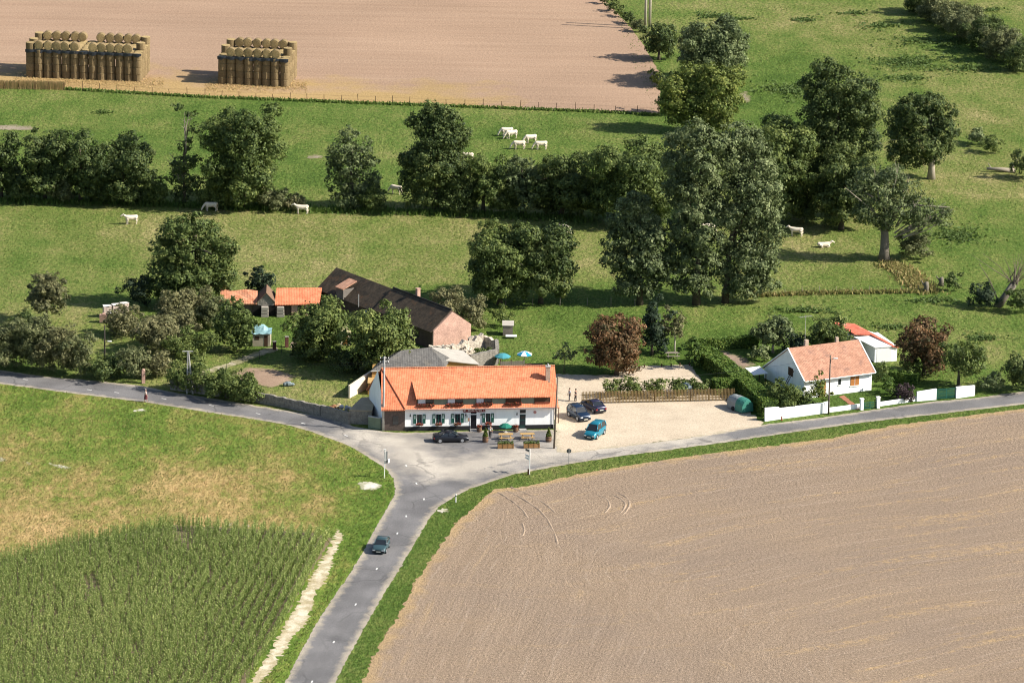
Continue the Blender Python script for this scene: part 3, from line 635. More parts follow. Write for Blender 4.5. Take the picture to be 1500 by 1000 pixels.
tree('pasture_tree', 'tallest dark broad tree on the right pasture above the gnarled oak', 1222, 318, 96, 1160, 1294, 'dark', 235, group=RP, rad=.6, tint=.02,
     lobes=[(1205,110,22,15),(1190,128,20,16),(1222,125,30,20),(1255,135,26,20),(1205,152,34,24),(1240,160,36,24),(1270,168,20,22),(1185,170,20,18),(1215,188,38,24),(1255,198,32,22),(1190,205,24,20),(1225,222,36,20),(1270,210,18,16),(1205,240,26,18),(1240,248,28,16),(1200,265,22,20),(1255,270,26,20),(1225,285,28,20),(1190,290,16,16)])
tree('pasture_tree', 'dark ivy clad tree in front of the tallest tree beside the standing white cow', 1232, 336, 222, 1186, 1284, 'dark', None, 15, group=RP, tint=.2)
tree('pasture_tree', 'dark round tree with a leaning pale trunk alone on the right pasture', 1364, 262, 138, 1294, 1404, 'dark', 232, group=RP, rad=.55, bark=BARKL,
     lobes=[(1330,158,26,16),(1355,152,24,14),(1378,165,20,16),(1312,178,18,18),(1345,180,34,20),(1380,190,22,18),(1318,205,22,20),(1350,210,32,18),(1382,215,16,14),(1312,228,14,16),(1335,236,20,14),(1365,232,18,10)])
tree('gnarled_oak', 'gnarled half dead oak with bare branches and thick trunk by the ditch', 1295, 382, 246, 1240, 1398, 'grey', None, group=RP, rad=.75, tint=-.2, dead=20, dens=.6, bark=M('grey_oak_bark', (.16,.14,.11), .9, .5),
     lobes=[(1268,262,20,14),(1300,262,26,16),(1250,280,16,14),(1285,285,30,18),(1325,278,24,16),(1345,300,22,14),(1372,312,18,10),(1315,305,30,16),(1270,310,26,16),(1340,325,22,12),(1295,325,22,12),(1380,325,14,7)])
bush('thorn_bush', 'brownish thorn bush just right of the trunk of the gnarled oak', 1338, 380, 338, 1312, 1366, 'scrub', 6)
bush('thorn_bush', 'small round dark bush left of the fallen trunk on the right pasture', 1450, 224, 200, 1434, 1468, 'mid', 4)
bush('thorn_bush', 'low greyish bush on the slope up left of the fallen trunk', 1430, 212, 190, 1412, 1448, 'grey', 4)
bush('thorn_bush', 'dark bush at the right edge of the photo beside the fallen trunk', 1500, 262, 222, 1478, 1524, 'dark', 5)
bush('thorn_bush', 'small bush beside the two stumps in the ditch below the oak', 1396, 426, 400, 1380, 1408, 'dark', 4)
bush('thorn_bush', 'dark low bush left of the trunk of the leaning pollard willow', 1440, 450, 418, 1418, 1462, 'ever', 5, tint=.25)
bush('thorn_bush', 'dark bush at the photo edge behind the leaning pollard willow', 1496, 458, 424, 1476, 1516, 'dark', 5)
bush('thorn_bush', 'dark bush on the right photo edge above the road verge', 1496, 572, 522, 1468, 1528, 'dark', 6)
bush('thorn_bush', 'grey scrub on the verge right of the last white wall', 1450, 573, 546, 1430, 1472, 'grey', 4, dens=.6)
HR = 'bushes of the hedge line in the upper right corner'
for i, (x, y, tp, w, lf, lb) in enumerate([(1352,20,-14,34,'dark','first bush of the upper right hedge line, at the top edge of the photo'),(1372,34,0,32,'scrub','grey brown bush second from the top of the upper right hedge line'),(1396,46,12,34,'scrub','grey brown bush third down the upper right hedge line'),
      (1420,60,22,36,'scrub','widest grey brown bush in the middle of the upper right hedge line'),(1446,76,36,36,'dark','dark bush fifth down the upper right hedge line'),(1470,90,48,36,'scrub','bush next to last before the right edge in the upper right hedge line'),(1496,104,66,30,'dark','last dark bush of the upper right hedge line on the photo edge')]):
    bush('hedge_bush', lb, x, y, tp-3, x-w*.9, x+w*.9, lf, 9, group=HR)
FE = 'trees and bushes along the edge of the stubble field'
tree('field_edge_tree', 'yellow green tree with short pinkish trunk at the corner of the stubble field', 1031, 194, 92, 964, 1092, 'yellow', 182, group=FE, rad=.5,
     lobes=[(1010,112,22,16),(1040,108,20,14),(985,128,20,14),(1020,130,28,18),(1055,125,24,18),(1072,115,18,16),(985,152,22,18),(1015,155,28,20),(1048,152,26,20),(1070,150,16,20),(990,172,18,14),(1022,176,24,14),(1052,176,22,14)])
tree('field_edge_tree', 'grey green round tree behind the yellow green tree, top right of the group', 1042, 122, 35, 988, 1092, 'grey', 110, 13, group=FE, tint=-.12, shape='full')
tree('field_edge_tree', 'dark low tree in shade on the field side of the yellow green tree', 985, 168, 100, 962, 1010, 'dark', 165, 6, group=FE)
tree('field_edge_tree', 'dark bushy tree at the foot of the two tall poles', 965, 88, 35, 938, 996, 'dark', None, 8, group=FE)
for i, (x, y, tp, w, lf, lb) in enumerate([(884,6,-8,12,'dark','topmost small bush of the stubble field edge at the photo top'),(897,17,2,15,'dark','small dark bush second from the top along the stubble field edge'),(909,25,10,14,'mid','small bush third from the top along the stubble field edge'),(921,35,19,17,'dark','small dark bush just above left of the two tall poles'),(935,47,30,17,'scrub','small brown bush left at the foot of the two tall poles'),(962,128,104,20,'yellow','pale low bush standing out over the edge of the stubble field'),(975,68,48,14,'mid','small bush below the dark bushy tree on the field edge')]):
    bush('field_edge_bush', lb, x, y, tp, x-w*.7, x+w*.7, lf, 4, group=FE)
FA = 'trees round the old farm'
tree('farm_tree', 'large dark tree left of the orange roofed outbuilding', 284, 450, 316, 212, 348, 'mid', 432, group=FA, rad=.6, tint=-.14,
     lobes=[(275,332,28,16),(255,345,24,18),(300,348,28,20),(330,360,18,16),(245,370,26,20),(280,372,34,24),(318,378,28,20),(232,398,22,18),(262,402,32,22),(300,405,34,22),(332,400,18,18),(225,420,18,14),(255,428,28,16),(295,430,32,16),(325,425,20,14)])
tree('farm_tree', 'very dark ivy like tree rising behind the stone gable of the outbuilding', 384, 440, 390, 358, 408, 'ever', None, 8, group=FA, tint=.1)
bush('farm_bush', 'very dark shrub at the left foot of the large dark tree', 200, 450, 402, 178, 224, 'ever', 6, tint=.1)
tree('small_tree', 'small brownish green tree alone left of the brick pallets', 68, 472, 402, 36, 100, 'brown', 460, 10, group=FA, tint=-.22, rad=.2)
tree('farm_tree', 'round bright tree between the outbuilding and the vegetable plot', 468, 527, 440, 426, 512, 'mid', None, 12, group=FA, shape='full', tint=.12)
tree('farm_tree', 'largest round tree in front of the long dark farm roof', 556, 548, 450, 506, 606, 'mid', None, 14, group=FA, shape='full', tint=.08)
bush('farm_bush', 'low green shrub under the round bright tree by the brick gate posts', 450, 527, 500, 425, 480, 'dark', 5)
bush('farm_bush', 'dark shrub in deep shade between the two round farm trees', 500, 545, 512, 478, 530, 'dark', 6)
tree('farm_tree', 'dark leafy tree left of the hut with the blue sheet roof', 345, 514, 440, 306, 374, 'mid', None, 11, group=FA, tint=-.12)
bush('farm_bush', 'bright green rounded shrub left of the hut with the blue sheet roof', 278, 524, 487, 244, 314, 'mid', 7, tint=.16)
SC = 'dry scrub of the left garden'
for x, y, tp, l, r, lf, lb in [(8,538,478,-20,36,'scrub','grey scrub cut by the left edge above the road'),(50,540,470,20,80,'scrub','grey brown scrub second from the left edge above the road'),(88,545,476,62,114,'brown','brown scrub with sunlit top in the middle of the left roadside scrub'),(115,548,490,92,136,'scrub','dark based grey scrub at the right end of the left roadside scrub'),
      (22,512,462,2,48,'dark','dark shrub behind the left roadside scrub'),(150,553,528,130,176,'dark','low dark bush at the foot of the wooden lamp pole'),(190,552,512,172,214,'scrub','loose dry bush just left of the brick gate pillar'),(228,550,520,214,246,'brown','small dry bush right of the brick gate pillar'),
      (250,478,432,232,276,'brown','dry brown bush beneath the large dark farm tree'),(285,470,424,262,312,'brown','tall dry brown bush left of the orange roof of the outbuilding'),(310,478,440,290,332,'scrub','grey dry bush nearest the left end of the outbuilding'),(225,512,470,200,252,'brown','wide dry bush in the middle of the overgrown garden'),(260,500,462,238,286,'brown','dry bush behind the bright green rounded shrub'),(180,490,455,160,204,'brown','dry bush standing in front of the brick pallets')]:
    bush('scrub_bush', lb, x, y+2, tp-4, l-5, r+5, lf, 9, group=SC, dens=.9)
bush('roadside_bush', 'green bush spilling over the left end of the roadside stone wall', 274, 573, 530, 244, 306, 'mid', 6, tint=.05)
bush('roadside_bush', 'green bush over the wall in front of the A shaped pole', 312, 581, 541, 284, 346, 'mid', 6, tint=.02)
bush('roadside_bush', 'green bush at the right end of the overgrown roadside wall', 354, 588, 550, 324, 388, 'mid', 6, tint=.08)
for x, y, tp, l, r, lb in [(655,478,420,632,684,'left pinkish brown bush behind the brick gable of the farm'),(690,482,430,668,714,'right pinkish brown bush behind the brick gable of the farm')]:
    bush('dry_bush', lb, x, y, tp, l, r, 'brown', 6, group='brown bushes behind the farm', dens=.75)
bush('garden_bush', 'small green bush above the little grey hut on the meadow', 735, 478, 447, 718, 750, 'mid', 4, dens=.7)
MT = 'two wide dark trees on the meadow behind the farm'
tree('meadow_tree', 'left wide dark tree on the meadow behind the farm', 732, 446, 330, 680, 788, 'mid', 438, 15, group=MT, tint=-.16, shape='full')
tree('meadow_tree', 'right dark tree on the meadow with the bare sloping right shoulder', 792, 444, 322, 748, 844, 'dark', 436, 13, group=MT, tint=.1, shape='full')
tree('beech', 'round copper coloured tree at the gravel yard', 903, 549, 467, 861, 943, 'red', 543, 15, group='red brown trees', rad=.3, shape='full', size=.2, tint=.02)
tree('spruce', 'dark conical spruce behind the copper coloured tree', 955, 520, 436, 926, 984, 'ever', None, 11, group='garden trees', shape='cone', tint=.08)
tree('young_birch', 'slender birch with white trunk above the picnic table', 988, 518, 452, 964, 1008, 'brown', 500, 6, group='garden trees', bark=BIRCH, rad=.11, dens=.5, tint=-.22)
tree('sapling', 'thin young tree standing alone left of the copper tree', 826, 546, 503, 810, 846, 'grey', 532, 4, group='garden trees', dens=.28, rad=.06, tint=.0, size=.16)
bush('clipped_cypress', 'dark pointed clipped bush at the start of the long diagonal hedge', 1012, 540, 486, 998, 1032, 'hedge', 6, group='clipped bushes', shape='cone', tint=-.25)
tree('garden_tree', 'grey leaved tree with pale trunk behind the garden plot', 1132, 516, 466, 1098, 1162, 'grey', 503, 9, group='garden trees', rad=.18, bark=BIRCH, tint=.0)
tree('garden_tree', 'dark tree rising behind the roof ridge of the white house', 1212, 522, 458, 1180, 1248, 'mid', None, 9, group='garden trees', tint=-.14)
bush('garden_bush', 'dark bush behind the left gable of the white house', 1165, 522, 488, 1142, 1188, 'ever', 5, tint=.2)
tree('garden_tree', 'red brown tree right of the white garage', 1353, 549, 474, 1316, 1391, 'red', 542, 13, group='red brown trees', rad=.25, tint=-.04, shape='full')
tree('garden_tree', 'loose green tree above the wide green gate', 1404, 566, 502, 1374, 1444, 'mid', 548, 9, group='garden trees', tint=-.1, dens=.75)
bush('clipped_ball_bush', 'clipped round dark bush on the lawn before the white house', 1301, 577, 549, 1289, 1313, 'hedge', 5, group='clipped bushes', tint=-.2)
bush('garden_bush', 'purple leaved bush behind the low white wall', 1325, 588, 566, 1310, 1344, 'purple', 5)
bush('garden_bush', 'dark bush on the lawn left of the purple leaved bush', 1312, 583, 566, 1302, 1326, 'dark', 4)
bush('garden_bush', 'big dark bush behind the long white wall at its left end', 1152, 603, 560, 1122, 1178, 'mid', 7, tint=-.12)
bush('garden_bush', 'tall light green bush against the white house front', 1199, 592, 549, 1184, 1216, 'yellow', 5, tint=-.1)
bush('garden_bush', 'middle dark bush between the big dark bush and the light green bush', 1180, 600, 570, 1168, 1194, 'dark', 5)
bush('garden_bush', 'tall narrow green bush at the right corner of the white house', 1290, 566, 530, 1280, 1304, 'mid', 5)
bush('garden_bush', 'flowering pale bush in the garden plot beside the white house', 1112, 528, 508, 1096, 1130, 'grey', 4, tint=.2)
bush('garden_bush', 'dark shrub at the foot of the red brown tree by the garage', 1335, 552, 530, 1316, 1356, 'mid', 5)
RB = 'round bushes behind the picket fence'
for x, y, tp, l, r, lb in [(897,581,557,881,912,'round bush behind the picket fence, nearest the dark parked car'),(925,580,556,907,946,'broad bright bush behind the picket fence, second from the left'),(957,580,556,940,978,'round green bush in the middle behind the picket fence'),(995,578,556,976,1015,'juniper like bush left of the low dome behind the picket fence'),(1026,578,556,1008,1045,'grey green bush at the right end behind the picket fence')]:
    bush('yard_bush', lb, x, y, tp, l, r, 'mid', 5, group=RB, tint=.08 if x < 980 else -.08)
hedge('clipped_hedge', 'long broad clipped hedge running diagonally beside the garden plot', [(1030,528),(1058,549),(1086,572)], 2.6, 1.9)
hedge('clipped_hedge', 'short clipped hedge joining the picket fence end', [(1045,577),(1088,573)], 1.5, 1.9)
hedge('clipped_hedge', 'tall clipped hedge from the fence down to the white wall', [(1090,575),(1128,610)], 2.2, 2.1)
hedge('clipped_hedge', 'straight low clipped hedge at the back of the garden', [(1024,513),(1108,507)], 1.0, 1.5)
hedge('clipped_hedge', 'clipped hedge right of the white house under the red brown tree', [(1296,556),(1345,562)], 1.4, 1.3)
# leaning pollard willow and the fallen trunk
t = thing('pollard_willow', 'leaning bare pollard willow with upright rods at the right edge', 'tree', P(1461, 449), 0, 'trees on the right pasture')
R = rng_of('willow'); s = px_m(1461, 449); m = MB(); hd = Vector((22/s, 0, 34/s))
m.tube([(0, 0, -.1), (9/s, 0, 13/s), tuple(hd)], [.62, .5, .55], 9).build('trunk', M('grey_oak_bark', (.16,.14,.11)), t, True)
m = MB()
for i in range(22):
    e = hd+Vector((R.normal()*2.2, R.normal()*1.4, R.uniform(2.2, 4.6))); m.tube([hd+Vector((R.normal()*.3, R.normal()*.3, .1)), hd.lerp(e, .5)+Vector((R.normal()*.2, 0, .2)), e], [.09, .05, .015], 5)
e = Vector((-30/s, 0, 66/s)); m.tube([(0, 0, 1), (-12/s, 0, 38/s), tuple(e)], [.12, .08, .03], 5)
m.build('crown', M('willow_rods', (.17, .14, .10), .9, .4), t)
t = thing('fallen_trunk', 'bleached fallen tree trunk with a broken upright limb', 'log', P(1466, 252), 0)
m = MB().tube([(-2.2, 0, .5), (0, .2, .35), (2.2, -.1, .25)], [.22, .32, .4], 8); m.tube([(1.4, 0, .3), (2.0, .3, 1.2), (2.6, .2, 2.1)], [.25, .16, .06], 7); m.tube([(-1.4, 0, .4), (-2.0, .4, 1.3)], [.12, .04], 6)
m.build('trunk', BARKL, t, True)
for x, y, h, lb in [(1356,428,1.5,'grey dead stump standing in the ditch below the oak'),(1378,418,1.2,'small pale stump on the ditch bank right of the grey stump')]:
    t = thing('stump', lb, 'stump', P(x, y), 0, 'stumps'); R = rng_of(lb)
    m = MB().tube([(0, 0, -.1), (.1, 0, h*.6), (.05, .1, h)], [.45, .32, .28], 8); m.tube([(0, 0, h*.5), (-.5, .2, h*.9), (-.7, .2, h*1.2)], [.18, .1, .04], 6); m.build('trunk', M('grey_oak_bark', (.16,.14,.11)), t, True)

UN = 'undergrowth bushes of the long field row'
for x, y, tp, w, lf, lb in [(26,294,250,24,'dark','dark undergrowth bush right of the tree at the left edge'),(92,297,262,20,'scrub','low undergrowth between the first dense row trees'),(150,298,258,22,'dark','low dark undergrowth before the third dense row tree'),(228,300,262,22,'mid','low bush left of the half dead ivy tree'),(318,303,268,28,'mid','low bush at the left foot of the biggest row tree'),(400,306,278,26,'scrub','grey scrub at the right foot of the biggest row tree'),
      (432,307,288,18,'brown','small brown weeds bush in the gap of the row beside the standing cow'),(545,309,272,24,'mid','low bush at the right foot of the loose slim tree'),(675,312,268,30,'dark','dark undergrowth right below the tall round topped tree'),(738,314,262,26,'mid','undergrowth between the first two low hedge row trees'),(795,316,262,28,'dark','undergrowth between the last two low hedge row trees'),(860,321,262,26,'mid','undergrowth left of the broad leafy tree'),(955,328,282,30,'dark','dark undergrowth right of the broad leafy tree'),(1180,326,284,24,'dark','dark undergrowth behind the standing white cow')]:
    bush('undergrowth_bush', lb, x, y, tp, x-w, x+w, lf, 8, group=UN)
# ------------------------------------------------------------------ building materials
def tile_mat(name, a, b, moss=None, rows=.30, sy=1.0):
    if name in MATS: return MATS[name]
    t = NT(name); pos = t.pos(); x, y, z = t.xyz()
    z = t.math('ADD', z, t.math('MULTIPLY', y, sy))
    c = t.mix(t.mr(t.noise(1.1, 4, pos, .65), .35, .65, 0, 1), a, b)
    w = t.add('ShaderNodeTexWhiteNoise', noise_dimensions='2D')
    u = t.comb(t.math('FLOOR', t.math('DIVIDE', x, .22)), t.math('FLOOR', t.math('DIVIDE', z, rows)))
    t.put(w.inputs['Vector'], u)
    c = t.scale(c, t.math('ADD', t.mr(w.outputs[0], 0, 1, .86, 1.14), t.mr(t.noise(6, 2), .3, .7, -.1, .1)))
    if moss: c = t.mix(t.mr(t.noise(.7, 4, pos, .7), .54, .68, 0, .75), c, moss)
    h = t.math('ADD', t.math('SINE', t.math('MULTIPLY', x, 28.0)), t.math('MULTIPLY', t.math('FRACT', t.math('DIVIDE', z, rows)), -1.5))
    t.bump(h, .012, .6)
    MATS[name] = t.done(c, .85, .2); return MATS[name]
ORANGE = tile_mat('orange_roof_tiles', (.56, .168, .080), (.66, .230, .120))
ORANGE2 = tile_mat('weathered_orange_tiles', (.44, .17, .09), (.52, .25, .15), (.30, .19, .12))
PALEOR = tile_mat('faded_sandy_tiles', (.40, .20, .125), (.46, .26, .175), (.30, .15, .09))
DARKT = tile_mat('dark_mossy_tiles', (.040, .032, .023), (.092, .068, .045), (.14, .075, .038), sy=-1.0)
BROWNT = tile_mat('brown_mottled_tiles', (.32, .165, .108), (.40, .215, .145), (.20, .115, .088))
SLATE = tile_mat('grey_slate', (.085, .082, .078), (.125, .12, .112), (.15, .135, .11))
def stained(name, col, k=.14):
    t = NT(name); s = t.noise(1.0, 4, t.vmul(t.pos(), (1.6, 1.6, .35)), .65); c = t.mix(t.mr(s, .5, .75, 0, k*3), col, tuple(v*.72 for v in col))
    t.bump(t.noise(9, 2), .012); MATS[name] = t.done(t.scale(c, t.mr(t.noise(.6, 2), .3, .7, .96, 1.04)), .85, .2); return MATS[name]
WHITE = stained('white_render', (.90, .90, .88)); CREAM = M('cream_render', (.62, .54, .42), .9, .2, .8)
BLACKP = M('black_painted_plinth', (.022, .022, .024), .7, .3); BRICKD = M('dark_brick', (.115, .085, .072), .9, .45, 3, fine=9)
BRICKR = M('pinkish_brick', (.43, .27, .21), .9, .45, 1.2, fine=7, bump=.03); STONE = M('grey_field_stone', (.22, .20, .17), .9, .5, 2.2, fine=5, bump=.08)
STONEP = M('pale_rubble_stone', (.46, .40, .32), .9, .5, 2.0, fine=4, bump=.1); OCHRE = M('ochre_plaster', (.36, .215, .075), .9, .4, 1.0)
DWOOD = M('dark_brown_wood', (.075, .042, .026), .8, .4); GWOOD = M('weathered_grey_wood', (.20, .175, .14), .9, .4); TWOOD = M('honey_wood', (.42, .27, .11), .8, .35); OWOOD = M('orange_brown_wood', (.36, .145, .04), .7, .35)
GLASS = M('dark_window_glass', (.018, .022, .026), .12, .1, 1, .6); GREEN = M('dark_green_paint', (.018, .085, .062), .5, .3, 3); GREENL = M('grey_green_panel', (.17, .205, .155), .7, .2)
CURT = M('white_curtain', (.62, .64, .68), .9, .2, 4); SHEETW = M('white_flat_roof', (.72, .72, .70), .7, .12); PALER = M('pale_grey_roof_sheet', (.40, .37, .32), .85, .3, .8)
DRED = M('dark_red_board', (.17, .022, .022), .6, .2); CONC = M('pale_concrete', (.36, .35, .33), .85, .25); DMETAL = M('dark_metal', (.03, .03, .033), .5, .2)
HIPT = M('hip_tiles', (.20, .055, .03), .9, .4)

# ------------------------------------------------------------------ the inn
C = P(593, 631); E = P(811.5, 627.5); yaw = math.atan2((E-C).y, (E-C).x); LI = (E-C).length
inn = thing('inn', 'long white inn with orange tiled roof and a strip dormer at the road junction', 'inn', C, yaw)
ix = lambda px: (px-593)/218.5*LI
RS = .933; rz_ = lambda y: 3.0+(y+.4)*RS
m = MB(); m.m = 0
m.add([(0, 0, .55), (LI, 0, .55), (LI, 0, 3.3), (0, 0, 3.3)], [(0, 1, 2, 3)])
m.add([(LI, 0, 0), (LI, 8.3, 0), (LI, 8.3, 3.1), (LI, 4.1, 7.05), (LI, 0, 3.1)], [(0, 1, 2, 3, 4)])
m.add([(LI, 8.3, 0), (-3.9, 8.3, 0), (-3.9, 8.3, 3.1), (LI, 8.3, 3.1)], [(0, 1, 2, 3)])
m.add([(-3.9, 8.3, 0), (-2.75, .3, 0), (-2.75, .3, 2.95), (-3.2, 4.1, 7.0), (-3.9, 8.3, 3.1)], [(0, 1, 2, 3, 4)])
m.build('wall', WHITE, inn)
MB().add([(-2.75, .3, 0), (-.003, 0, 0), (-.003, 0, 3.1), (-2.75, .3, 2.95)], [(0, 1, 2, 3)]).build('brick_wall', BRICKD, inn)['label'] = 'dark brick end wall'
m = MB(); m.box(0, ix(689), -.05, .04, 0, .56); m.box(ix(697.5), ix(761), -.05, .04, 0, .56); m.box(ix(769.5), LI, -.05, .04, 0, .56); m.build('plinth', BLACKP, inn)
m = MB()
m.slab([(-.05, -.42, 3.0), (LI+.45, -.42, 3.0), (LI+.45, 4.1, 7.2), (-2.75, 4.1, 7.2)], .16)
m.slab([(LI+.45, 8.75, 3.0), (-4.3, 8.75, 3.0), (-2.75, 4.1, 7.2), (LI+.45, 4.1, 7.2)], .16)
m.slab([(-3.05, -.06, 2.9), (-.05, -.42, 3.0), (-2.75, 4.1, 7.2)], .16)
roof = m.build('roof', ORANGE, inn)
MB().tube([(-.05, -.42, 3.06), (-2.75, 4.1, 7.24)], .07, 5).build('hip_ridge', HIPT, roof)
MB().tube([(-2.8, 4.1, 7.24), (LI+.46, 4.1, 7.24)], .11, 6).build('ridge_tiles', ORANGE2, roof)
m = MB(); m.tube([(0, -.5, 2.96), (LI+.4, -.5, 2.96)], .06, 6); m.build('gutter', M('grey_gutter', (.28, .27, .26), .5, .2), roof)
x0, x1 = ix(610.5), ix(805)
m = MB(); m.slab([(x0-.15, -.32, 4.42), (x1+.15, -.32, 4.42), (x1-.1, 2.55, 5.86), (x0-.45, 2.55, 5.86)], .13)
m.build('dormer_roof', ORANGE, inn)
m = MB(); m.add([(x0, .05, 3.36), (x0, .05, 4.42), (x0, 2.4, 5.68)], [(0, 1, 2)]); m.add([(x1, .05, 3.36), (x1, .05, 4.42), (x1, 2.4, 5.68)], [(0, 1, 2)]); m.build('dormer_cheek', DWOOD, inn)
MB().add([(x0, .05, 3.36), (x1, .05, 3.36), (x1, .05, 4.45), (x0, .05, 4.45)], [(0, 1, 2, 3)]).build('dormer_wall', GREENL, inn)
R = rng_of('flowers')
def flower_box(parent, xa, xb, y, z, d=.32):
    fb = MB().box(xa, xb, y-d, y, z, z+.2).build('flower_box', DWOOD, parent)
    n = int((xb-xa)*110); p = np.column_stack([R.uniform(xa-.05, xb+.05, n), y-d/2-R.uniform(-.15, .3, n), z+R.uniform(-.05, .32, n)])
    q = leaf_quads(p, unit(R.normal(size=(n, 3))), R.uniform(.05, .1, n), R, .9)
    quads_mesh('flowers', q, np.clip(R.random(n), 0, 1), LEAF['flower'], fb)
for k, (a, b) in enumerate([(612, 634), (655, 677), (697, 719), (740.5, 761.5), (782.5, 804.5)]):
    xa, xb = ix(a), ix(b)
    m = MB(); m.box(xa-.06, xb+.06, -.03, .045, 3.5, 3.56); m.box(xa-.06, xb+.06, -.03, .045, 4.32, 4.38)
    for xx in (xa-.06, (xa+xb)/2-.03, xb): m.box(xx, xx+.06, -.028, .045, 3.56, 4.32)
    w = m.build('dormer_window', DWOOD, inn)
    if k < 3:
        MB().box(xa, (xa+xb)/2-.03, -.005, .02, 3.56, 4.32).build('curtain', CURT, w)
        MB().box((xa+xb)/2+.03, xb, -.004, .02, 3.56, 4.32).build('pane', GLASS, w)
    else: MB().box(xa, xb, -.015, .02, 3.56, 4.32).build('shutter', DWOOD, w)
    flower_box(w, xa-.1, xb+.1, -.03, 3.36, .34) if k < 4 else MB().box(xa, xb, -.12, -.03, 3.44, 3.6).build('sill', HIPT, w)
for a, b in [(605, 623), (633, 651), (660.5, 679), (706, 723)]:
    xa, xb = ix(a), ix(b); q = (xb-xa)*.30; za, zb = 1.0, 2.2
    m = MB(); m.box(xa+q-.07, xb-q+.07, -.06, .0, za-.07, za); m.box(xa+q-.07, xb-q+.07, -.06, .0, zb, zb+.07); m.box(xa+q-.07, xa+q, -.05, .0, za, zb); m.box(xb-q, xb-q+.07, -.05, .0, za, zb)
    w = m.build('window', WHITE, inn); MB().box(xa+q, xb-q, -.02, .01, za, zb).build('pane', GLASS, w)
    m = MB(); m.box((xa+xb)/2-.025, (xa+xb)/2+.025, -.04, -.02, za, zb); m.box(xa+q, xb-q, -.038, -.021, za+.75, za+.8); m.build('frame', GREEN, w)
    for sx in (xa, xb-q+.08):
        m = MB(); ww = q-.08; m.box(sx, sx+ww, -.075, -.062, za-.02, zb+.02)
        for zz in (za-.02, za+.55, zb-.06): m.box(sx, sx+ww, -.09, -.075, zz, zz+.08)
        for dx in (0, ww-.08): m.box(sx+dx, sx+dx+.08, -.089, -.075, za+.06, zb-.06)
        sh = m.build('shutter', GREEN, w); MB().box(sx+.1, sx+ww-.1, -.081, -.076, za+.62, zb-.12).build('panel', M('pale_green_panel', (.42, .50, .44), .6, .1), sh)
    flower_box(w, xa+q-.05, xb-q+.05, -.08, za-.22, .25)
d = MB().box(ix(689), ix(697.5), -.02, .03, 0, 2.05).build('door', M('dark_doorway', (.012, .012, .014), .5, .2), inn)
m = MB(); m.box(ix(689)-.06, ix(689), -.05, .03, 0, 2.41); m.box(ix(697.5), ix(697.5)+.06, -.05, .03, 0, 2.41); m.box(ix(689), ix(697.5), -.05, .03, 2.05, 2.15); m.build('frame', WHITE, d)
MB().box(ix(689), ix(697.5), -.03, .03, 2.15, 2.40).build('transom', GLASS, d)
d = MB().box(ix(761), ix(769.5), -.02, .03, .1, 2.0).build('door', M('dark_green_door', (.02, .045, .042), .5, .2), inn); d['label'] = 'dark green glazed door'
for zz in (.6, 1.35): MB().box(ix(762), ix(768.5), -.035, -.02, zz, zz+.5).build('pane', GLASS, d)
MB().box(ix(761), ix(769.5), -.05, .03, 2.15, 2.6).build('transom', GLASS, d)
MB().box(ix(688), ix(698.5), -.9, -.055, 0, .14).build('doorstep', CONC, inn); MB().box(ix(760), ix(770.5), -.7, -.055, 0, .1).build('doorstep', CONC, inn)
sg = MB().box(ix(678), ix(710), -.14, .0, 2.42, 2.84).build('sign_board', DRED, inn)
m = MB(); xx = ix(678.8); R2 = random.Random(4)     # worn white lettering, too small in the photo to be read
while xx < ix(709.2)-.12:
    w = R2.choice((.09, .12, .15)); q = R2.random()
    m.box(xx, xx+.035, -.155, -.14, 2.52, 2.75)
    if q < .7: m.box(xx+.035, xx+w, -.154, -.14, 2.71, 2.75)
    if q > .3: m.box(xx+.035, xx+w, -.154, -.14, 2.52, 2.555)
    if .2 < q < .8: m.box(xx+w-.035, xx+w, -.153, -.14, 2.555, 2.71)
    xx += w+(.26 if R2.random() < .12 else .06)
m.build('lettering', M('white_lettering', (.75, .72, .66), .6, .1), sg)
MB().box(ix(681.5), ix(684.5), -.05, 0, 1.15, 2.0).build('menu_board', M('pale_board', (.45, .50, .44), .7, .15), inn)
m = MB(); m.box(ix(685.6), ix(687), -.06, 0, 1.2, 1.6); m.build('menu_case', OWOOD, inn)
for xx in (600.5, 681.7, 704, 756.5): 
    m = MB(); m.tube([(ix(xx), 0, 2.25), (ix(xx), -.25, 2.35), (ix(xx), -.3, 2.25)], .025, 5); m.tube([(ix(xx), -.3, 2.28), (ix(xx), -.3, 2.0)], [.06, .12], 7); m.build('wall_lamp', DMETAL, inn)
MB().tube([(ix(783), -.02, 2.25), (ix(783), -.07, 2.25)], [.2, .2], 12).build('round_sign', M('faded_red_disc', (.5, .25, .22), .6, .1), inn)
MB().box(-1.55, -.75, .09, .24, .85, 1.95).build('window', GLASS, inn)
cx = ix(804.5)
ch = MB().box(cx-.29, cx+.29, 2.3, 2.85, 5.2, 7.55).build('chimney', M('pale_worn_brick', (.40, .30, .23), .9, .45, 3), inn)
m = MB().box(cx-.34, cx+.34, 2.25, 2.9, 7.55, 7.67); m.tube([(cx, 2.57, 7.67), (cx, 2.57, 7.95)], [.14, .11], 8); m.build('chimney_cap', CONC, ch)
m = MB(); m.slab([(LI+.02, 2.2, 2.5), (LI+.95, 2.2, 2.15), (LI+.95, 6.4, 2.15), (LI+.02, 6.4, 2.5)], .1); m.build('porch_roof', ORANGE2, inn)
m = MB(); m.box(LI+.8, LI+.9, 2.3, 2.4, 0, 2.1); m.box(LI+.8, LI+.9, 6.2, 6.3, 0, 2.1); m.build('porch_post', DWOOD, inn)
m = MB().tube([(LI-.1, -.09, .1), (LI-.1, -.09, 2.9)], .05, 6); m.build('downpipe', M('grey_gutter', ()), inn)

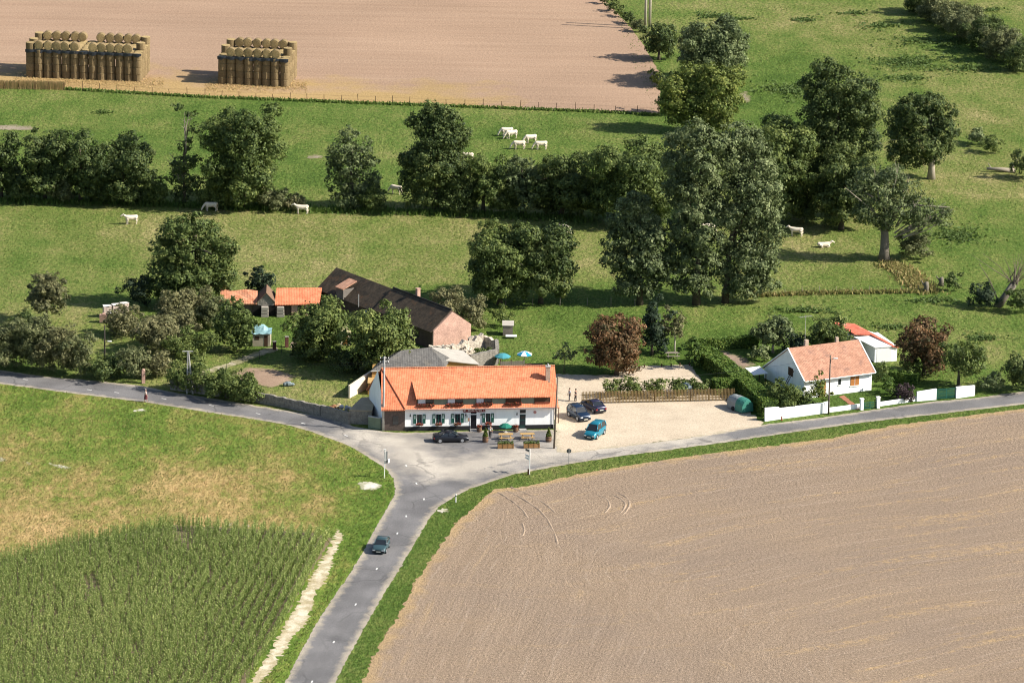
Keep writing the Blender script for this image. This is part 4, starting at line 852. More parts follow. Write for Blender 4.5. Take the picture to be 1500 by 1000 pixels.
# ------------------------------------------------------------------ buildings built from roof corners
def local(o, pts): return [tuple(Vector(p)-o) for p in pts]
# dark roofed annex behind the inn
o = P(600, 556); t = thing('annex', 'low ochre annex with dark slate roof directly behind the inn', 'outbuilding', o)
fl, fr, rl, rr = P(543, 543, 2.7), P(653, 536, 2.7), P(588, 513, 4.5), P(631, 508.5, 4.5)
bl = rl*2-fl; br = rr*2-fr; bl.z = br.z = 2.7; dn = lambda v, z=0: Vector((v.x, v.y, z))
bl = Vector((fl.x+1.5, rl.y+(rl.y-fl.y)*.8, 2.7)); br = Vector((fr.x+.6, bl.y-.2, 2.7))
ins = lambda v, k=.94: dn(o)+ (dn(v)-dn(o))*k
m = MB(); W = [ins(v, .97) for v in (fl, fr, br, bl)]; m.add(local(o, W+[v+Vector((0, 0, 2.66)) for v in W]), [(0,1,5,4),(1,2,6,5),(2,3,7,6),(3,0,4,7)]); m.build('wall', OCHRE, t)
m = MB(); m.slab(local(o, [fl, fr, rr, rl]), .12); m.slab(local(o, [br, bl, rl, rr]), .12); m.slab(local(o, [bl, fl, rl]), .12); m.slab(local(o, [fr, br, rr]), .12); m.build('roof', SLATE, t)
MB().tube(local(o, [fl+Vector((0, -.1, -.05)), fr+Vector((0, -.1, -.05))]), .07, 6).build('gutter', CONC, t)
# pale roofed lean-to
o = P(668, 548); t = thing('lean_to', 'lean-to with pale grey sheet roof between annex and stone ruin', 'outbuilding', o)
c = [P(632, 508, 3.0), P(650, 527.5, 3.0), P(703, 533.5, 2.2), P(678, 513, 2.2)]
MB().slab(local(o, c), .1).build('roof', PALER, t)
k = [dn(o)+(dn(v)-dn(o))*.93 for v in c]; h = [2.88, 2.88, 2.1, 2.1]
m = MB(); m.add(local(o, k+[v+Vector((0, 0, z)) for v, z in zip(k, h)]), [(0,1,5,4),(1,2,6,5),(2,3,7,6),(3,0,4,7)]); m.build('wall', OCHRE, t)
# cream wall, ochre shed and flat shed left of the inn
o = P(512, 582); t = thing('garden_wall', 'smooth cream coloured wall running back from the flat shed beside the inn', 'wall', o)
a, b = P(511, 583), P(544, 565); d = (b-a).normalized()
m = MB().obox(a-o, b-o, .25, 0, 1.7, 0, 2.1); w = m.build('wall', CREAM, t)
o = P(546, 578); t = thing('wood_shed', 'little ochre boarded shed squeezed behind the left end of the inn', 'shed', o)
m = MB(); m.box(-.65, .75, 0, 3.0, 0, 1.6); m.box(-.2, .95, 3.0, 6, 0, 2.5); m.build('wall', OCHRE, t)
m = MB(); m.slab([(-.7, -.08, 1.62), (.8, -.08, 1.62), (.8, 3.0, 1.78), (-.7, 3.0, 1.78)], .06); m.build('roof', TWOOD, t)
o = P(526, 618); t = thing('flat_shed', 'low stone shed with tan flat roof built against the road beside the inn', 'shed', o)
c = [P(511, 600, 1.9), P(545, 601.5, 1.9), P(551, 580, 1.9), P(529, 582, 1.9)]
MB().slab(local(o, c), .12).build('roof', M('tan_roof_felt', (.33, .27, .185), .9, .35, .8), t)
k = [dn(o)+(dn(v)-dn(o))*.95 for v in c]
m = MB(); m.add(local(o, k+[v+Vector((0, 0, 1.82)) for v in k]), [(0,1,5,4),(1,2,6,5),(2,3,7,6),(3,0,4,7)]); m.build('wall', STONE, t)

def wall_line(name, label, px, w, h, mat, cap=None, group=None, cat='wall', jag=0, gate=None):
    R = rng_of(label); pts = [P(*q) for q in px]; o = pts[0]; m = MB(); cm = MB()
    hs = h if isinstance(h, list) else [h]*len(pts)
    for i in range(len(pts)-1):
        a, b = pts[i]-o, pts[i+1]-o
        if jag:
            k = max(2, int((b-a).length/.5)); zz = [hs[i]+(hs[i+1]-hs[i])*q/k+R.normal()*jag for q in range(k+1)]
            for q in range(k): m.obox(a.lerp(b, q/k), a.lerp(b, (q+1)/k-.002), w*(1+R.normal()*.05), -.05, max(.3, zz[q]), -.05, max(.3, zz[q+1]))
        else: m.obox(a, b, w+.003*i, -.05, hs[i], -.05, hs[i+1])
        if cap: cm.obox(a, b, w+.08+.003*i, hs[i]+.003, hs[i]+.07+.002*i, hs[i+1]+.003, hs[i+1]+.07+.002*i)
    if not cap: return tag(m.build(name, mat, None, loc=o), label, cat, group)
    t = thing(name, label, cat, o, 0, group); m.build('wall', mat, t); cm.build('coping', cap, t); return t
wall_line('stone_wall', 'long grey stone wall along the left road with bushes on its left end', [(250,570),(300,577),(362,586),(420,597),(470,609)], .4, [1.3,1.3,1.4,1.3,1.4], STONE, None, 'roadside stone walls', jag=.05)
wall_line('stone_wall', 'shaded stone wall piece between the junk heap and the flat shed', [(471,609.5),(512,621)], .4, [1.5,1.6], STONE, None, 'roadside stone walls', jag=.05)
wall_line('green_wall', 'short mossy green wall with pale pillar left of the dark brick inn end', [(540,626),(558,629)], .3, 1.5, M('mossy_wall', (.15,.19,.13), .9, .4), CONC)
# stone ruin
RU = 'ruined stone walls behind the inn'
wall_line('ruin_wall', 'front wall of the stone ruin beside the pale lean-to', [(688,541),(728,533)], .5, [2.0,2.1], STONE, None, RU, jag=.06)
wall_line('ruin_wall', 'right side wall of the stone ruin facing the meadow', [(728.5,532),(727,517)], .5, [2.0,2.0], STONE, None, RU, jag=.06)
wall_line('ruin_wall', 'broken back wall of the stone ruin next to the brick gable', [(686,516),(709,513),(726,517)], .5, [2.2,1.9,1.9], STONEP, None, RU, jag=.12)
wall_line('ruin_wall', 'jagged white rubble wall below the brick gable', [(628,522),(660,523),(706,514)], .6, [1.6,1.7,2.2], STONEP, None, RU, jag=.25)
R = rng_of('rubble'); m = MB()
for i in range(110):
    q = P(R.uniform(642, 692), R.uniform(519, 530)); r = R.uniform(.14, .42); m.ball((q.x, q.y, R.uniform(.3, 1.35)), (r, r*R.uniform(.6, 1), r*R.uniform(.5, .9)), 5, 3)
tag(m.build('rubble_heap', STONEP), 'heap of white broken stones inside the ruin', 'rubble heap', kind='stuff')
bush('ruin_weeds', 'dark weeds growing inside the stone ruin', 708, 531, 508, 692, 724, 'mid', 5, tint=-.1)

# ------------------------------------------------------------------ long farm building
A = P(633, 512); d = Vector((-.606, .795, 0)); yb = math.atan2(d.y, d.x)
barn = thing('farmhouse', 'long farm building with dark mossy roof and pink brick gable', 'farmhouse', A, yb)   # x: back along the ridge, y: to the left/front
LB, HW, ZE, ZR = 26.5, 3.1, 2.6, 4.95
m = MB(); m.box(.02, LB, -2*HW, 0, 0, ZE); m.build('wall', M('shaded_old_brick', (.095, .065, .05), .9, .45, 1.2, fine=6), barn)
m = MB(); m.slab([(0, .06, 0), (0, -2*HW-.06, 0), (0, -2*HW-.06, ZE+.1), (0, -HW, ZR-.03), (0, .06, ZE+.1)], .35, (-1, 0, 0)); gb = m.build('gable_wall', BRICKR, barn); gb['label'] = 'pink brick gable wall'
m = MB().box(LB, LB+.3, -2*HW, 0, 0, ZE); m.add([(LB+.3, 0, ZE), (LB+.3, -2*HW, ZE), (LB+.3, -HW, ZR-.1)], [(0, 1, 2)]); m.build('gable_wall', STONE, barn)
sl = (ZR-ZE)/HW
def roof_half(m, xa, xb, lift): 
    for sy in (1, -1):
        y0 = -HW+sy*(HW+.35); m.slab([(xa, y0, ZE-.35*sl+lift), (xb, y0, ZE-.35*sl+lift), (xb, -HW, ZR+lift), (xa, -HW, ZR+lift)], .14)
m = MB(); roof_half(m, -.1, 13.4, .2); rf = m.build('roof', DARKT, barn)
MB().tube([(-.1, -HW, ZR+.24), (13.4, -HW, ZR+.24)], .1, 6).build('ridge_tiles', M('dark_ridge', (.03, .028, .026), .9, .4), rf)
m = MB(); roof_half(m, 13.45, LB+.5, 0); rf2 = m.build('roof', DARKT, barn)
m = MB(); m.box(8.3, 8.75, -HW-.9, -HW-.4, 4.2, 6.0); m.box(8.25, 8.8, -HW-.95, -HW-.35, 6.0, 6.1); m.build('chimney', BRICKR, barn)
dm = MB().slab([(20.3, .5, 3.85), (22.2, .5, 3.85), (22.2, -1.9, 4.7), (20.3, -1.9, 4.7)], .12).build('dormer', PALEOR, barn)
m = MB().box(20.4, 22.1, .25, .35, 2.3, 3.75); m.box(20.4, 20.5, -1.5, .25, 2.6, 3.75); m.box(22.0, 22.1, -1.5, .25, 2.6, 3.75); m.build('dormer_wall', M('old_grey_plank', (.16, .14, .12)), dm)
MB().tube([(16.6, .46, 2.2), (16.6, .46, 4.0)], .06, 6).build('flue_pipe', CONC, barn)
MB().box(13.9, 15.6, 0, .06, .1, 2.1).build('door', M('bluish_door', (.20, .25, .32), .7, .3), barn)
for xx in (3, 6.5, 10.5): MB().box(xx, xx+.9, 0, .04, 1.0, 2.0).build('window', GLASS, barn)
# the low farm outbuilding with the orange roofs
o = P(398, 462); t = thing('farm_outbuilding', 'low brick outbuilding with bright orange and faded tiled roof sections', 'outbuilding', o, math.radians(2))
s = px_m(398, 462); ox = lambda px: (px-398)/s
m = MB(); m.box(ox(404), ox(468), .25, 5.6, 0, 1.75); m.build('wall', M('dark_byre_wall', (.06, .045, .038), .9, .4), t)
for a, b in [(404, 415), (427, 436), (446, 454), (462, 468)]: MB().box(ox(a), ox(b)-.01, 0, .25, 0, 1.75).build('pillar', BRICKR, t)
m = MB(); m.slab([(ox(402.5), -.3, 1.65), (ox(468), -.3, 1.85), (ox(471), 3.1, 3.2), (ox(404.5), 3.1, 3.1)], .14); m.slab([(ox(470), 6.2, 1.9), (ox(404), 6.2, 1.8), (ox(404.5), 3.1, 3.1), (ox(471), 3.1, 3.2)], .14); m.build('roof', ORANGE, t)
m = MB(); m.slab([(ox(321), -.2, 1.7), (ox(377), -.2, 1.75), (ox(377), 2.7, 2.8), (ox(359), 2.7, 3.0), (ox(340), 2.7, 2.75), (ox(323), 2.7, 3.1)], .14); r2 = m.build('roof', ORANGE2, t); r2['label'] = 'sagging faded orange roof'
m = MB(); m.box(ox(322), ox(376), .1, 4.5, 0, 1.62); m.build('wall', BRICKD, t)
m = MB(); m.box(ox(377.5), ox(402), -.15, 4.0, 0, 2.0); m.add([(ox(377.5), -.15, 2.0), (ox(402), -.15, 2.0), (ox(390), -.15, 3.2), (ox(377.5), 4, 2.0), (ox(402), 4, 2.0), (ox(390), 4, 3.2)], [(0, 1, 2), (3, 5, 4), (0, 2, 5, 3), (1, 4, 5, 2)]); gk = m.build('gable_block', STONE, t); m = MB(); m.slab([(ox(376.5), -.3, 2.0), (ox(390), -.3, 3.35), (ox(390), 4.2, 3.35), (ox(376.5), 4.2, 2.0)], .1); m.slab([(ox(403), -.3, 2.0), (ox(403), 4.2, 2.0), (ox(390), 4.2, 3.35), (ox(390), -.3, 3.35)], .1); m.build('mossy_roof', M('mossy_brown_tiles', (.16, .10, .065), .9, .45, 2), gk)
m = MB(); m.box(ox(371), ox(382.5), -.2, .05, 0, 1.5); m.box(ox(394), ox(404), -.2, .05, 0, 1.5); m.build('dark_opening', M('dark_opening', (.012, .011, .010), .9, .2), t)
for x, lb in [(388, 'stack of old grey crates before the stone gable of the outbuilding'), (411, 'pale crate stack against the brick pillar under the orange roof')]:
    w = P(x, 463.5); q = thing('crate_stack', lb, 'crates', w, 0)
    m = MB(); 
    for k in range(3): m.box(-.5+.02*k, .5-.02*k, -.35, .35, .48*k+.01, .48*k+.42)
    m.build('crate', M('pale_grey_plank', (.36, .32, .27), .9, .3), q)
# hut with blue sheet roof
o = P(383, 507); t = thing('hut', 'pale tumbledown hut with blue plastic sheet roof', 'hut', o)
m = MB(); m.box(-1.2, 1.2, 0, 2.4, 0, 1.75); m.build('wall', M('pale_plank_wall', (.42, .36, .27), .9, .4), t)
R = rng_of('hut'); g = [[(-1.35+2.7*i/5, -.15+2.7*j/5, 1.75+(.95 if 1 < j < 4 and 0 < i < 4 else .3 if 0 < j < 5 else 0)+R.normal()*.1) for i in range(6)] for j in range(6)]
m = MB(); m.add([p for r in g for p in r], [(j*6+i, j*6+i+1, j*6+i+7, j*6+i+6) for i in range(5) for j in range(5)]); m.build('sheet_roof', M('blue_plastic_sheet', (.20, .34, .36), .5, .5, 2.5, .4), t)
m = MB(); m.box(.35, .85, -.02, .03, 0, 1.5); m.box(-.9, -.3, -.02, .03, .9, 1.4); m.build('opening', DWOOD, t)
o = P(506, 506); t = thing('small_shed', 'tiny pale shed with mossy sloping roof between the two round trees', 'shed', o, .35)
MB().box(-.7, .7, 0, 1.6, 0, 1.7).build('wall', M('pale_plank_wall', ()), t); MB().slab([(-.85, -.2, 1.72), (.85, -.2, 1.72), (.85, 2.3, 2.6), (-.85, 2.3, 2.6)], .08).build('roof', M('mossy_pale_roof', (.30, .27, .15), .9, .4), t); MB().box(-.25, .3, -.03, 0, .1, 1.4).build('door', OWOOD, t)
o = P(744, 492); t = thing('small_hut', 'small grey board hut with a white slab in front on the meadow', 'hut', o)
m = MB(); m.box(-.7, .65, 0, 1.6, 0, 1.5); m.build('wall', GWOOD, t); MB().slab([(-.8, -.1, 1.52), (.8, -.1, 1.52), (.8, 1.8, 1.7), (-.8, 1.8, 1.7)], .06).build('roof', PALER, t)
MB().box(-.3, 1.2, -1.4, -.5, .25, .35).build('slab', SHEETW, t)

# ------------------------------------------------------------------ the white house
A = P(1177, 584); th = math.radians(26.5); hs = thing('white_house', 'white bungalow with mottled brown tiled roof inside a white garden wall', 'house', A, th)
LH, YF, YR, ZE, ZR, ZRe = 10.3, 4.3, 6.4, 2.75, 5.75, 1.5
m = MB(); m.add([(0, 0, 0), (LH, 0, 0), (LH, 0, ZE), (0, 0, ZE)], [(0, 1, 2, 3)])
for xx in (0, LH): m.add([(xx, 0, 0), (xx, YF+YR, 0), (xx, YF+YR, ZRe), (xx, YF, ZR-.08), (xx, 0, ZE)], [(0, 1, 2, 3, 4)])
m.add([(LH, YF+YR, 0), (0, YF+YR, 0), (0, YF+YR, ZRe), (LH, YF+YR, ZRe)], [(0, 1, 2, 3)]); m.build('wall', WHITE, hs)
m = MB(); kf = (ZR-ZE)/YF; kr = (ZR-ZRe)/YR
m.slab([(-.12, -.4, ZE-.4*kf+.06), (LH+.3, -.4, ZE-.4*kf+.06), (LH+.3, YF, ZR+.06), (-.12, YF, ZR+.06)], .14)
m.slab([(LH+.3, YF+YR+.3, ZRe-.3*kr+.06), (-.12, YF+YR+.3, ZRe-.3*kr+.06), (-.12, YF, ZR+.06), (LH+.3, YF, ZR+.06)], .14); rf = m.build('roof', BROWNT, hs)
m = MB()
for xx in (-.16, LH+.34):
    m.tube([(xx, -.44, ZE-.44*kf+.05), (xx, YF, ZR+.05)], .09, 4); m.tube([(xx, YF, ZR+.05), (xx, YF+YR+.3, ZRe-.3*kr+.05)], .09, 4)
m.build('bargeboard', WHITE, rf)
m = MB(); m.tube([(-.1, -.48, ZE-.28), (LH+.25, -.48, ZE-.28)], .06, 6); m.build('gutter', WHITE, rf)
m = MB(); m.box(2.6, 3.1, YF+.2, YF+.65, 5.1, 6.5); m.build('chimney', M('pale_worn_brick', ()), hs); m = MB(); m.box(7.3, 7.7, YF+.2, YF+.6, 5.1, 6.35); m.build('chimney', M('pale_worn_brick', ()), hs)
w = MB().box(7.05, 8.35, -.05, 0, .95, 2.2).build('window', OWOOD, hs); w['label'] = 'closed orange brown shutters'
m = MB(); m.box(7.68, 7.72, -.065, -.05, .95, 2.2); m.box(6.95, 8.45, -.12, 0, .85, .95); m.build('sill', WHITE, w)
w = MB().box(5.2, 5.6, -.03, .0, 1.3, 2.1).build('window', GLASS, hs); m = MB(); m.box(5.1, 5.7, -.08, 0, 1.2, 1.3); m.build('sill', WHITE, w)
MB().box(2.4, 3.3, -.05, 0, 0, 2.05).build('door', OWOOD, hs)
m = MB(); m.box(-.06, 0, 3.0, 4.2, 2.2, 3.3); w = m.build('window', DWOOD, hs)
m = MB(); a0, b0 = Vector((-1.1, 3.4, 0)), Vector((-.15, 2.3, 3.3))
o2 = A+Vector((math.cos(th)*-.95-math.sin(th)*3.2, math.sin(th)*-.95+math.cos(th)*3.2, 0)); ld = thing('ladder', 'dark wooden ladder leaning on the shaded left gable of the white house', 'ladder', o2, th)
for dy in (0, .45): m.tube([(-.5, dy, 0), (.62, dy-1.0, 3.3)], .05, 5)
for k in range(9): q = (k+1)/10; m.tube([(-.5+1.12*q, -1.0*q, 3.3*q), (-.5+1.12*q, .45-1.0*q, 3.3*q)], .03, 4)
m.build('rail', DWOOD, ld)
an = thing('antenna', 'tall television antenna mast at the chimney of the white house', 'antenna', A+Vector((math.cos(th)*2.85-math.sin(th)*(YF+.8), math.sin(th)*2.85+math.cos(th)*(YF+.8), 5.2)), th)
m = MB(); m.tube([(0, 0, 0), (0, 0, 4.6)], .03, 5); m.build('mast', CONC, an); m = MB(); m.tube([(-.9, 0, 4.4), (.9, 0, 4.4)], .02, 4)
for k in range(7): m.tube([(-.9+.3*k, -.4, 4.4), (-.9+.3*k, .4, 4.4)], .012, 4)
m.build('aerial', CONC, an)
o = P(1110, 562); t = thing('lean_to_shelter', 'small shelter with white sloping roof between hedge and white house gable', 'shed', o, th)
MB().slab([(-1.1, -.7, 1.55), (1.1, -.7, 1.55), (1.1, 1.6, 1.9), (-1.1, 1.6, 1.9)], .07).build('roof', SHEETW, t)
m = MB()
for xx in (-.95, .9):
    for yy in (-.5, 1.3): m.box(xx, xx+.1, yy, yy+.1, 0, 1.5)
m.build('post', DWOOD, t)
# garage
a, b = P(1281, 531), P(1313.5, 528.5); yg = math.atan2((b-a).y, (b-a).x); LG = (b-a).length
t = thing('garage', 'white flat roofed garage with red tiled strip behind the white house', 'garage', a, yg)
m = MB(); m.box(0, LG, 0, 7.0, 0, 2.1); m.build('wall', WHITE, t); 
m = MB(); m.slab([(-.1, -.12, 2.18), (LG*.74, -.12, 2.18), (LG*.74-1.0, 5.2, 2.24), (-1.0, 5.2, 2.24)], .1); m.build('flat_roof', SHEETW, t)
m = MB(); m.slab([(LG*.74+.02, -.2, 2.2), (LG+.15, -.2, 2.0), (LG-1.75, 11.2, 2.3), (LG-5.2, 11.2, 2.8), (-.95, 5.3, 2.65), (LG*.74-1.0, 5.2, 2.45)], .14); m.build('tiled_roof', tile_mat('red_tiles', (.42, .095, .055), (.52, .16, .10), (.45, .30, .24)), t)
m = MB(); m.slab([(LG-.3, 7.02, 0), (LG-1.95, 11.0, 0), (LG-4.9, 11.0, 0), (-.8, 7.02, 0)], 2.0, (0, 0, 1)); m.build('rear_wall', WHITE, t)
MB().box(.3, 2.4, -.03, 0, 0, 1.9).build('door', M('white_door', (.72, .72, .72), .6, .05), t)
# white garden walls and gates
GW = 'white garden walls of the white house'
wall_line('white_wall', 'tall end piece of white garden wall beside the dark hedge', [(1120,616.5),(1140,613.6)], .25, [1.78,1.65], WHITE, None, GW)
wall_line('white_wall', 'longest white garden wall from the hedge to the wooden lamp pole', [(1140.3,613.5),(1206,605)], .22, [1.45,1.42], WHITE, None, GW)
wall_line('white_wall', 'short grey white wall block at the lamp pole', [(1206.5,605),(1214,603.8)], .3, [1.5,1.5], WHITE, None, GW)
wall_line('white_wall', 'low white wall between the lamp pole and the small green gate', [(1215,603.5),(1259,597.8)], .22, [.6,.6], WHITE, None, GW)
wall_line('white_wall', 'low white wall right of the small green gate', [(1289,594.5),(1342,587)], .22, [.55,.55], WHITE, None, GW)
wall_line('white_wall', 'tall white wall left of the wide green gate', [(1342.5,587.5),(1371,585)], .25, [1.3,1.5], WHITE, None, GW)
wall_line('white_wall', 'tall white wall right of the wide green gate', [(1400,583),(1427,579)], .25, [1.55,1.4], WHITE, None, GW)
for x, y, lb in [(1262,600,'white gate pillar left of the small green gate'),(1286,597.5,'white gate pillar right of the small green gate')]:
    t = thing('gate_pillar', lb, 'pillar', P(x, y), math.radians(20), 'white gate pillars'); MB().box(-.2, .2, -.2, .2, 0, 1.45).build('post', WHITE, t); MB().box(-.25, .25, -.25, .25, 1.453, 1.55).build('cap', WHITE, t)
def gate(label, p0, p1, h, n):
    a, b = P(*p0), P(*p1); L = (b-a).length; t = thing('gate', label, 'gate', a, math.atan2((b-a).y, (b-a).x), 'green metal gates'); m = MB()
    for k in range(n+1): m.box(L*k/n-.02, L*k/n+.02, -.015, .015, .08, h-.05)
    m.build('bar', GREEN, t); m = MB()
    for z in (.1, h*.5, h-.08): m.box(0, L, -.025, .025, z, z+.07)
    m.box(0, .07, -.03, .03, .05, h); m.box(L-.07, L, -.03, .03, .05, h); m.box(L/2-.05, L/2+.05, -.028, .028, .05, h); m.build('frame', GREEN, t)
gate('small low green gate between two white pillars', (1265,599.5), (1283,597.5), .95, 14)
gate('wide green double gate between the tall white walls', (1372.5,585), (1399,583), 1.45, 34)
t = thing('brick_pillar', 'lone old brick gate pillar beside the left road', 'pillar', P(210, 561), .2); MB().box(-.22, .22, -.22, .22, 0, 1.75).build('post', BRICKR, t); MB().ball((0, 0, 1.83), (.24, .24, .16), 8, 5).build('cap', BRICKR, t)
for x, y, lb in [(402,512,'short dark brick gate post left of the yard entrance'),(420,508,'taller dark brick gate post at the yard entrance')]:
    t = thing('gate_post', lb, 'gate post', P(x, y), .2, 'brick posts of the yard entrance'); MB().box(-.22, .22, -.22, .22, 0, 1.1 if x < 410 else 1.4).build('post', M('dark_red_brick', (.12, .05, .04), .9, .4), t); MB().box(-.26, .26, -.26, .26, 1.1 if x < 410 else 1.4, 1.18 if x < 410 else 1.48).build('cap', STONE, t)
# picket fence of the car park
a, b = P(852, 591.5), P(1078, 586.5); L = (b-a).length; t = thing('picket_fence', 'long brown wooden picket fence behind the gravel car park', 'fence', a, math.atan2((b-a).y, (b-a).x))
m = MB(); R = rng_of('pick'); n = int(L/.19)
for k in range(n):
    h = 1.62+R.normal()*.03; x = .19*k; m.box(x, x+.105, -.02, .012, .08, h); m.add([(x, -.02, h), (x+.105, -.02, h), (x+.105, .012, h), (x, .012, h), (x+.052, -.004, h+.1)], [(0, 1, 4), (1, 2, 4), (2, 3, 4), (3, 0, 4)])
m.build('pickets', M('brown_picket_wood', (.20, .14, .062), .85, .5, 2.5, fine=7), t)
m = MB(); m.box(0, L, .013, .06, .45, .55); m.box(0, L, .013, .06, 1.2, 1.3); m.build('rail', DWOOD, t)
for k in range(int(L/2.4)+1): MB().box(k*2.4, k*2.4+.1, .061, .16, 0, 1.55).build('post', DWOOD, t)
# ------------------------------------------------------------------ straw bales
ORD = ['zeroth','first','second','third','fourth','fifth','sixth','seventh','eighth','ninth','tenth','eleventh','twelfth','thirteenth']
def straw_mat(name, a, b, ring):
    t = NT(name); pos = t.pos(); x, y, z = t.xyz()
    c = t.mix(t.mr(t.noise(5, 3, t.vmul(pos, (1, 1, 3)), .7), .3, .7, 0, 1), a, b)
    if ring:
        r = t.math('SQRT', t.math('ADD', t.math('MULTIPLY', x, x), t.math('MULTIPLY', y, y)))
        c = t.scale(c, t.mr(t.math('SINE', t.math('MULTIPLY', r, 34.0)), -1, 1, .78, 1.1))
    oi = t.add('ShaderNodeObjectInfo'); c = t.scale(c, t.mr(oi.outputs['Random'], 0, 1, .85, 1.15))
    t.bump(t.noise(14, 2), .06); MATS[name] = t.done(c, .95, .1); return MATS[name]
SIDE = straw_mat('straw_bale_side', (.14, .10, .052), (.26, .195, .105), False); END = straw_mat('straw_bale_end', (.27, .195, .09), (.48, .36, .175), True)  # weathered side colour, darkened for shaded fronts; end colour lightened for sunlit tops
BR, BH = .752, 1.17
def bale_proto(name):
    R = rng_of(name); n = 18; m = MB(); rings = []
    prof = [(0.02, BR*.96), (.07, BR*1.0), (.35, BR*1.0), (.65, BR*1.01), (BH-.35, BR*1.0), (BH-.07, BR*1.0), (BH-.02, BR*.96)]
    nz = [1+R.normal()*.012 for k in range(n)]
    for z, r in prof: rings.append([(r*nz[k]*math.cos(2*math.pi*k/n), r*nz[k]*math.sin(2*math.pi*k/n), z) for k in range(n)])
    m.loft(rings, False); m.m = 1
    for q, zz in ((rings[0], 0.0), (rings[-1], BH)):
        i1 = [(x*.55, y*.55, zz+(.0 if zz else 0)) for x, y, z in q]
        m.loft([q, i1], False); m.poly(i1)
    return m
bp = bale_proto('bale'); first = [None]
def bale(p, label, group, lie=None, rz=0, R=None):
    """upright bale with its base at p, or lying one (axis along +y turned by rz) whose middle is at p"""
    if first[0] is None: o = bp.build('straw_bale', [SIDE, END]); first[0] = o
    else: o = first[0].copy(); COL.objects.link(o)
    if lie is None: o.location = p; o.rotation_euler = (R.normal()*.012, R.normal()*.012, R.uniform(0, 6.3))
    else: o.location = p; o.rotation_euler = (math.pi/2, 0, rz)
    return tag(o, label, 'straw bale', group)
def stack(nm, p0, p1, nx, ny, front, rear, extras):
    R = rng_of(nm); a, b = P(*p0), P(*p1); d = (b-a).normalized(); n = Vector((-d.y, d.x, 0)); sp = (b-a).length/nx; a = a+d*sp/2+n*BR
    g = f'upright straw bales of the {nm} stack'; gl = f'straw bales lying on top of the {nm} stack'; NZ = 4
    jit = {(i, j): (d*R.normal()*.015+n*R.normal()*.04) for i in range(nx) for j in range(ny)}
    for i in range(nx):
        for j in range(ny):
            for k in range(NZ):
                if not (j == 0 or k == NZ-1 or i == nx-1): continue
                p = a+d*sp*i+n*(2*BR*j)+jit[(i, j)]+Vector((R.normal()*.02, R.normal()*.02, BH*k))
                if j == 0: lb = f'upright straw bale, {ORD[k+1]} from ground in {ORD[i+1]} column from left, {nm} stack front'
                elif k < NZ-1: lb = f'upright straw bale, {ORD[k+1]} from ground, {ORD[j+1]} column back, right end of {nm} stack'
                else: lb = f'top straw bale of the {nm} stack, {ORD[j+1]} row back, {ORD[i+1]} column from left'
                bale(p, lb, g, R=R)
    z = BH*NZ
    for row, js, w in ((front, 0, 'front'), (rear, ny-1, 'back')):
        for q, i in enumerate(row):
            bale(a+d*sp*i+n*(2*BR*js-BH/2 if 0 else 2*BR*js+BH/2)+d*R.normal()*.05+Vector((0, 0, z+BR*.985)), f'lying straw bale, {ORD[q+1]} from left in {w} row on top of {nm} stack', gl, True, math.atan2(d.y, d.x)+R.normal()*.04)
    for i, j, w in extras:
        bale(a+d*sp*i+n*2*BR*j+Vector((0, 0, z)), f'upright straw bale on top of the {nm} stack, {w}', gl, R=R)
    return a, d, n, sp, z
def plastic(label, a, d, n, sp, z, nx, ends):
    m = MB(); R = rng_of(label); K = nx*4; rows = []
    L = sp*nx; o = a-d*sp/2
    for k in range(K+1):
        x = L*k/K; bul = BR*(1-abs(math.sin(math.pi*k/4+math.pi/2))**1.0*.0) ; c = abs(math.cos(math.pi*(k/4-.5)))*.16
        hem = .42+.1*math.sin(k*1.3)+R.normal()*.05
        rows.append([o+d*x+n*(.35-BR)+Vector((0, 0, z+.025)), o+d*x-n*(BR+.05-.16+c)+Vector((0, 0, z+.03)), o+d*x-n*(BR+.07-.16+c)+Vector((0, 0, z-.1)), o+d*x-n*(BR+.09-.16+c)+Vector((0, 0, z-hem))])
    m.loft([[tuple(p-o) for p in r] for r in rows], False)
    q = MB(); q.v = m.v; q.f = [f for f in m.f if not ({f[0] % 4, f[1] % 4} == {3, 0})]; q.mi = [0]*len(q.f)
    ob = q.build('plastic_sheet', M('black_plastic_sheet', (.02, .023, .03), .45, .4, 2, .5), None, loc=o)
    return tag(ob, label, 'plastic sheet', 'black plastic sheets on the straw stacks')
s1 = stack('long', (37, 113.5), (207, 120.5), 13, 6, [1,2,3,4,5,7,8,9,10,11], [1,2,3,4,5,7,8,9,10,11], [(0,0,'at the front left corner'),(12,5,'at the back right corner'),(0,5,'at the back left corner'),(12,2,'in the middle of the right end'),(0,2,'in the middle of the left end')])
s2 = stack('short', (318, 123.5), (422, 128.5), 8, 6, [1,2,3,4,5,6], [1,2,3,4,5,6], [(0,5,'at the back left corner'),(7,5,'at the back right corner'),(7,2,'in the middle of the right end'),(0,2,'in the middle of the left end')])
plastic('black plastic sheet hanging over the top front edge of the long stack', *s1, 13, 0)
plastic('black plastic sheet hanging over the top front edge of the short stack', *s2, 8, 0)

